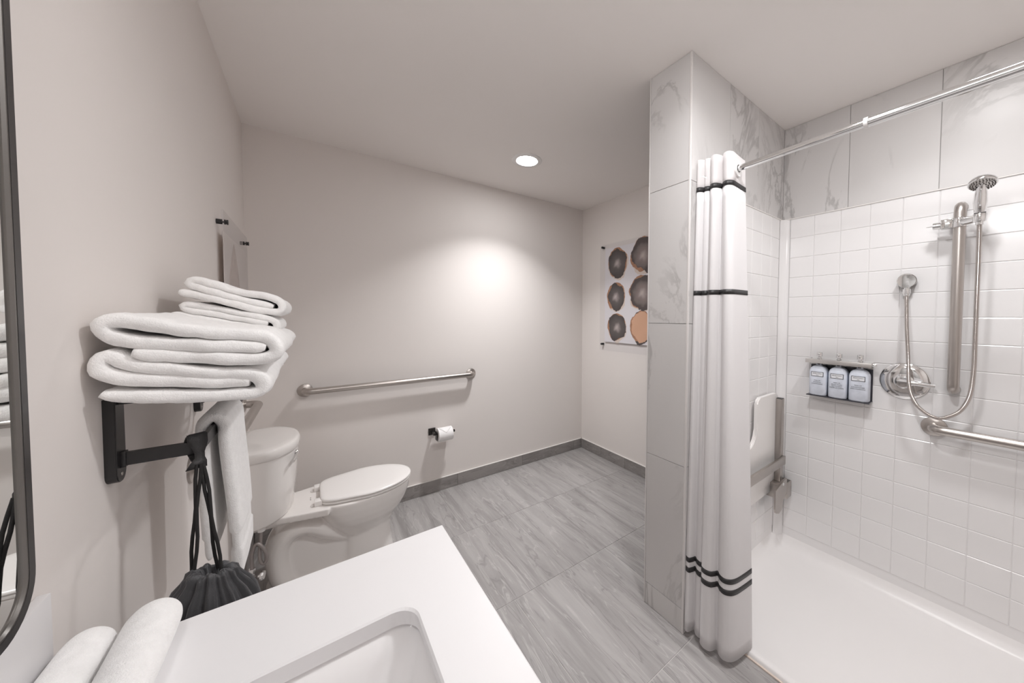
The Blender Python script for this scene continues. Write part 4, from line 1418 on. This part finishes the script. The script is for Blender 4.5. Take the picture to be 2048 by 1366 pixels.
for x in (2.25, 1.70):
    bm = bmesh.new()
    # hinge plate with a notch
    pz = [(x, 0.43), (x + 0.115, 0.455), (x + 0.150, 0.455), (x + 0.150, 0.375), (x + 0.130, 0.365), (x + 0.105, 0.345), (x + 0.092, 0.318), (x + 0.085, 0.300), (x + 0.05, 0.290), (x + 0.01, 0.305), (x, 0.33)]
    A = [bm.verts.new((p, -1.902, q)) for p, q in pz]
    B = [bm.verts.new((p, -1.893, q)) for p, q in pz]
    bm.faces.new(A); bm.faces.new(B[::-1])
    for k in range(len(A)):
        bm.faces.new([A[k], A[(k + 1) % len(A)], B[(k + 1) % len(A)], B[k]])
    hp_ = from_bm('hinge_plate', bm, 'steel', st, False)
    turned('rivet', [(0, 0.004), (0.006, 0.003), (0.008, 0)], (x + 0.10, -1.902, 0.437), (0, -1, 0), 'chrome', hp_, 16)
    wc = box('wall_channel', x + 0.152, x + 0.215, -1.903, YP1, 0.335, 0.425, 'steel', st, bev=0.002)
    box('channel_mouth_shade', x + 0.157, x + 0.210, -1.899, YP1 - 0.004, 0.4252, 0.4262, 'nozzle', wc)  # dark sheet painted in for the shade inside the open channel
    box('wall_bracket', x + 0.06, x + 0.15, -1.8935, YP1, 0.36, 0.44, 'steel', st, bev=0.002)

# ================================================================== SHOWER FITTINGS
# soap dispensers
sd_y = [-2.024, -2.106, -2.188]
br_ = thing('dispenser_bracket', 'clear and chrome wall bracket holding three soap bottles in the shower', 'bracket', (W2, -2.105, 1.03))
box('back_plate', W2 - 0.0035, W2 + 0.001, -2.228, -1.980, 0.945, 1.135, 'white', br_, bev=0.001)
box('top_bar', W2 - 0.080, W2 - 0.0035, -2.234, -1.974, 1.120, 1.134, 'chrome', br_, bev=0.003)
box('front_bar', W2 - 0.083, W2 - 0.080, -2.236, -1.972, 1.114, 1.136, 'face', br_, bev=0.001)
box('bottom_shelf', W2 - 0.076, W2 - 0.0035, -2.231, -1.977, 0.9395, 0.9445, 'bottle_back', br_, bev=0.001)
box('rear_panel', W2 - 0.010, W2 - 0.0036, -2.230, -1.978, 0.9446, 1.10, 'bottle_back', br_)
turned('lock_knob', [(0, 0.016), (0.007, 0.015), (0.009, 0.01), (0.009, 0)], (W2 - 0.045, -2.234, 1.126), (0, -1, 0), 'chrome', br_, 20)
def text_mesh(body, size, parent, pos, mat='ink', name='label_text', width=None):
    cu = bpy.data.curves.new('t', 'FONT')
    cu.body = body
    cu.size = size
    cu.align_x = 'CENTER'
    cu.align_y = 'CENTER'
    o = bpy.data.objects.new('t', cu)
    COL.objects.link(o)
    dg = bpy.context.evaluated_depsgraph_get()
    dg.update()
    me = bpy.data.meshes.new_from_object(o.evaluated_get(dg))
    bpy.data.objects.remove(o)
    bpy.data.curves.remove(cu)
    if width:
        xs_ = [v.co.x for v in me.vertices]
        w_ = max(xs_) - min(xs_)
        me.transform(Matrix.Diagonal((width / w_, 1, 1, 1)))
    # local x -> -y (reads left to right from the room), local y -> z
    me.transform(Matrix(((0, 0, -1, 0), (-1, 0, 0, 0), (0, 1, 0, 0), (0, 0, 0, 1))))
    me.transform(Matrix.Translation(pos))
    return link(name, me, mat, parent, False)
LBL = [(['SHAMPOO', 'SHAMPOOING'], 'leftmost'), (['BODY WASH', 'NETTOYANT', 'POUR LE CORPS'], 'middle'), (['CONDITIONER', 'APRES-SHAMPOOING'], 'rightmost')]
WHICH = ['pale blue marbled soap bottle, the one nearest the folding shower seat', 'pale blue marbled soap bottle in the middle of the three in the shower', 'pale blue marbled soap bottle, the one nearest the round shower valve']
for yy, (lines, _w), lab in zip(sd_y, LBL, WHICH):
    bt = thing('soap_bottle', lab, 'soap bottle', (W2 - 0.042, yy, 0.945), 'soap bottles in the shower bracket')
    bm = bmesh.new()
    rr = []
    def sec(hw, hd, z, n=40):
        out = []
        for k in range(n):
            a = 2 * PI * k / n
            c, s = math.cos(a), math.sin(a)
            x = (abs(c) ** 0.45) * (1 if c > 0 else -1) * hd
            y = (abs(s) ** 0.45) * (1 if s > 0 else -1) * hw
            out.append((W2 - 0.043 + x, yy + y, z))
        return out
    loft(bm, [sec(0.036, 0.028, 0.9455), sec(0.0385, 0.0305, 0.949), sec(0.0385, 0.031, 1.068), sec(0.0365, 0.0300, 1.078), sec(0.0325, 0.028, 1.087), sec(0.0265, 0.025, 1.094), sec(0.019, 0.020, 1.099), sec(0.012, 0.012, 1.102), sec(0.011, 0.011, 1.118)])
    from_bm('body', bm, 'label', bt, True, 0.9)
    turned('collar', [(0, 0.0), (0.013, 0.0), (0.013, 0.010), (0, 0.010)], (W2 - 0.043, yy, 1.106), (0, 0, 1), 'bottle_back', bt, 20)
    pm = turned('pump', [(0, -0.002), (0.0105, -0.002), (0.0105, 0.008), (0.0065, 0.009), (0.0075, 0.014), (0.0130, 0.015), (0.0130, 0.035), (0.011, 0.037), (0, 0.037)], (W2 - 0.043, yy, 1.134), (0, 0, 1), 'chrome', bt, 20)
    box('spout', W2 - 0.066, W2 - 0.046, yy - 0.005, yy + 0.005, 1.156, 1.166, 'chrome', pm, bev=0.002)
    XL = W2 - 0.043 - 0.0312
    lb = box('brand_panel', XL - 0.0006, XL + 0.002, yy - 0.026, yy + 0.026, 1.0445, 1.0685, 'ink', bt)
    box('panel_paper', XL - 0.0010, XL + 0.001, yy - 0.0238, yy + 0.0238, 1.0467, 1.0663, 'lab_white', lb)
    text_mesh('BEEKMAN', 0.0085, lb, (XL - 0.0012, yy, 1.0595), width=0.037)
    text_mesh('1802', 0.006, lb, (XL - 0.0012, yy, 1.051))
    z = 1.014
    text_mesh('FRESH AIR', 0.0068, bt, (XL - 0.0006, yy, z + 0.009), width=0.028)
    for ln in lines:
        text_mesh(ln, 0.0074, bt, (XL - 0.0006, yy, z), width=min(0.056, 0.0046 * len(ln)))
        z -= 0.0085

# valve
va = thing('shower_valve', 'round chrome shower valve plate with lever handle', 'shower valve', (W2, -2.336, 1.06))
VC = Vector((W2 + 0.0012, -2.336, 1.0605))
turned('escutcheon', [(0, 0.0), (0.083, 0.0), (0.0835, 0.003), (0.080, 0.0065), (0.055, 0.011), (0.032, 0.0125), (0, 0.0125)], VC, (-1, 0, 0), 'chrome', va, 64)
turned('hub', [(0.033, 0.012), (0.033, 0.020), (0.028, 0.022), (0.028, 0.026), (0.0262, 0.028), (0.0262, 0.045), (0.022, 0.050), (0, 0.0515)], VC, (-1, 0, 0), 'chrome', va, 48)
hb = VC + Vector((-0.036, 0, 0))
bm = bmesh.new()
sweep(bm, [hb + Vector((0, -0.015, -0.001)), hb + Vector((0.003, -0.045, -0.003)), hb + Vector((0.008, -0.075, -0.005)), hb + Vector((0.010, -0.098, -0.006))], [0.010, 0.0085, 0.0085, 0.007], 16, True, ysc=1.0)
from_bm('lever', bm, 'chrome', va, True, 0.9)

# wall elbow and hose, slide bar, hand shower
el = thing('hose_outlet', 'small round chrome hose outlet on the shower wall', 'wall outlet', (W2, -2.335, 1.52))
EC = Vector((W2 + 0.0012, -2.336, 1.522))
turned('rose', [(0, 0.0), (0.030, 0.0), (0.031, 0.004), (0.031, 0.026), (0.0325, 0.028), (0.0325, 0.036), (0.030, 0.0385), (0, 0.040)], EC, (-1, 0, 0), 'chrome', el, 40)
NB = EC + Vector((-0.024, 0, -0.028))
turned('outlet_nut', [(0, 0.0), (0.009, 0.0), (0.009, 0.008), (0.0135, 0.009), (0.0135, 0.026), (0.016, 0.027), (0.016, 0.030), (0.0125, 0.031), (0.011, 0.040), (0, 0.041)], NB, (0, 0, -1), 'chrome', el, 16, auto=0.4)

sb = thing('slide_bar', 'vertical stainless slide bar on the white shower wall', 'slide bar', (W2, -2.487, 1.03))
SBX, SBY = 2.425, -2.487
pts = [(W2 + 0.001, SBY, 1.050), (SBX + 0.03, SBY, 1.050)]
for k in range(1, 7):
    a = PI / 2 * k / 7
    pts.append((SBX + 0.03 - 0.03 * math.sin(a), SBY, 1.080 - 0.03 * math.cos(a)))
pts += [(SBX, SBY, 1.080), (SBX, SBY, 1.785)]
for k in range(1, 7):
    a = PI / 2 * k / 7
    pts.append((SBX + 0.034 - 0.034 * math.cos(a), SBY, 1.785 + 0.034 * math.sin(a)))
pts += [(SBX + 0.034, SBY, 1.819), (W2 + 0.001, SBY, 1.819)]
tube('bar', pts, 0.0178, 'steel', sb, 28)
for z in (1.050, 1.819):
    turned('flange', [(0.0175, 0.004), (0.0186, 0.003), (0.019, 0.001), (0.019, 0.0), (0, 0)], (W2 + 0.0012, SBY, z), (-1, 0, 0), 'steel', sb, 32)
br2 = turned('slider', [(0.0180, -0.019), (0.0235, -0.019), (0.0245, -0.016), (0.0245, 0.016), (0.0235, 0.019), (0.0180, 0.019)], (SBX, SBY, 1.746), (0, 0, 1), 'chrome', sb, 36)
box('clamp_block', SBX - 0.021, SBX + 0.016, SBY + 0.018, SBY + 0.052, 1.726, 1.765, 'chrome', br2, bev=0.004)
turned('clamp_knob', [(0.009, 0.0), (0.0145, 0.001), (0.0145, 0.024), (0.011, 0.0245), (0.003, 0.0245), (0.0022, 0.026), (0.0010, 0.044), (0, 0.045)], (SBX, SBY + 0.050, 1.744), (0, 1, 0), 'chrome', br2, 20)
tube('holder_arm', [(SBX - 0.015, SBY - 0.012, 1.746), (SBX - 0.035, SBY - 0.030, 1.744), (SBX - 0.058, SBY - 0.046, 1.742)], [0.016, 0.015, 0.013], 'chrome', br2, 20)
HX, HY = SBX - 0.070, SBY - 0.053
turned('holder_cup', [(0.0125, -0.016), (0.0165, -0.016), (0.018, -0.012), (0.019, 0.012), (0.0175, 0.015), (0.0135, 0.015)], (HX, HY, 1.742), (-0.10, 0, 1), 'chrome', br2, 28)

hs = thing('hand_shower', 'chrome hand shower with round spray head on the slide bar holder', 'hand shower', (HX, HY, 1.72))
path = [(HX + 0.003, HY, 1.715), (HX + 0.002, HY, 1.735), (HX, HY, 1.757), (HX - 0.003, HY, 1.762), (HX - 0.008, HY, 1.80), (HX - 0.014, HY - 0.001, 1.832), (HX - 0.022, HY - 0.002, 1.856), (HX - 0.034, HY - 0.003, 1.868)]
tube('handle', path, [0.0105, 0.0115, 0.0120, 0.0150, 0.0185, 0.0165, 0.0130, 0.0120], 'chrome', hs, 24)
turned('handle_ring', [(0.0125, -0.002), (0.0150, -0.002), (0.0150, 0.002), (0.0125, 0.002)], (HX - 0.0012, HY, 1.760), (-0.1, 0, 1), 'black', hs, 28)
ax = Vector((-0.40, -0.02, -0.91)).normalized()
HC = Vector((HX - 0.030, HY - 0.004, 1.866))
turned('spray_head', [(0, -0.026), (0.012, -0.025), (0.024, -0.019), (0.034, -0.008), (0.0375, 0.001), (0.0375, 0.006), (0.035, 0.009), (0, 0.009)], HC, ax, 'chrome', hs, 48)
fp = turned('spray_face', [(0, 0.0112), (0.030, 0.0108), (0.0335, 0.0092), (0, 0.009)], HC, ax, 'face', hs, 48)
u_ = ax.orthogonal().normalized(); v_ = ax.cross(u_)
bm = bmesh.new()
for ring_n, rad_ in [(1, 0.0), (6, 0.0085), (12, 0.0165), (18, 0.0245), (24, 0.0305)]:
    for k in range(ring_n):
        a = 2 * PI * k / ring_n + rad_ * 40
        c = HC + u_ * (rad_ * math.cos(a)) + v_ * (rad_ * math.sin(a))
        lathe(bm, [(0.0019, 0.0105), (0.0017, 0.0135), (0, 0.0138)], c, ax, 6)
from_bm('nozzles', bm, 'nozzle', hs, True, props={'kind': 'stuff'})

ho = thing('shower_hose', 'long coiled chrome shower hose looping down from the outlet to the hand shower', 'hose', (2.44, -2.45, 0.92))
HP = [(HX + 0.003, HY, 1.716), (HX + 0.006, HY - 0.001, 1.60), (HX + 0.014, HY - 0.001, 1.45), (HX + 0.025, HY - 0.001, 1.30), (HX + 0.035, HY - 0.001, 1.17), (2.395, -2.5375, 1.08), (2.400, -2.5295, 1.025), (2.405, -2.512, 0.978), (2.404, -2.4895, 0.951), (2.403, -2.456, 0.930), (2.403, -2.4315, 0.934), (2.403, -2.406, 0.951), (2.403, -2.381, 0.984), (2.404, -2.3625, 1.05), (2.410, -2.3545, 1.186), (2.424, -2.346, 1.30), (2.445, -2.340, 1.40), (NB.x, NB.y, NB.z - 0.038)]
hpts = catmull(HP, 1600)
hr = [0.0078 if k % 4 in (0, 1) else 0.0060 for k in range(1600)]
bm = bmesh.new()
sweep(bm, hpts, hr, 10, True)
o = from_bm('coiled_tube', bm, 'hosesteel', ho, True)
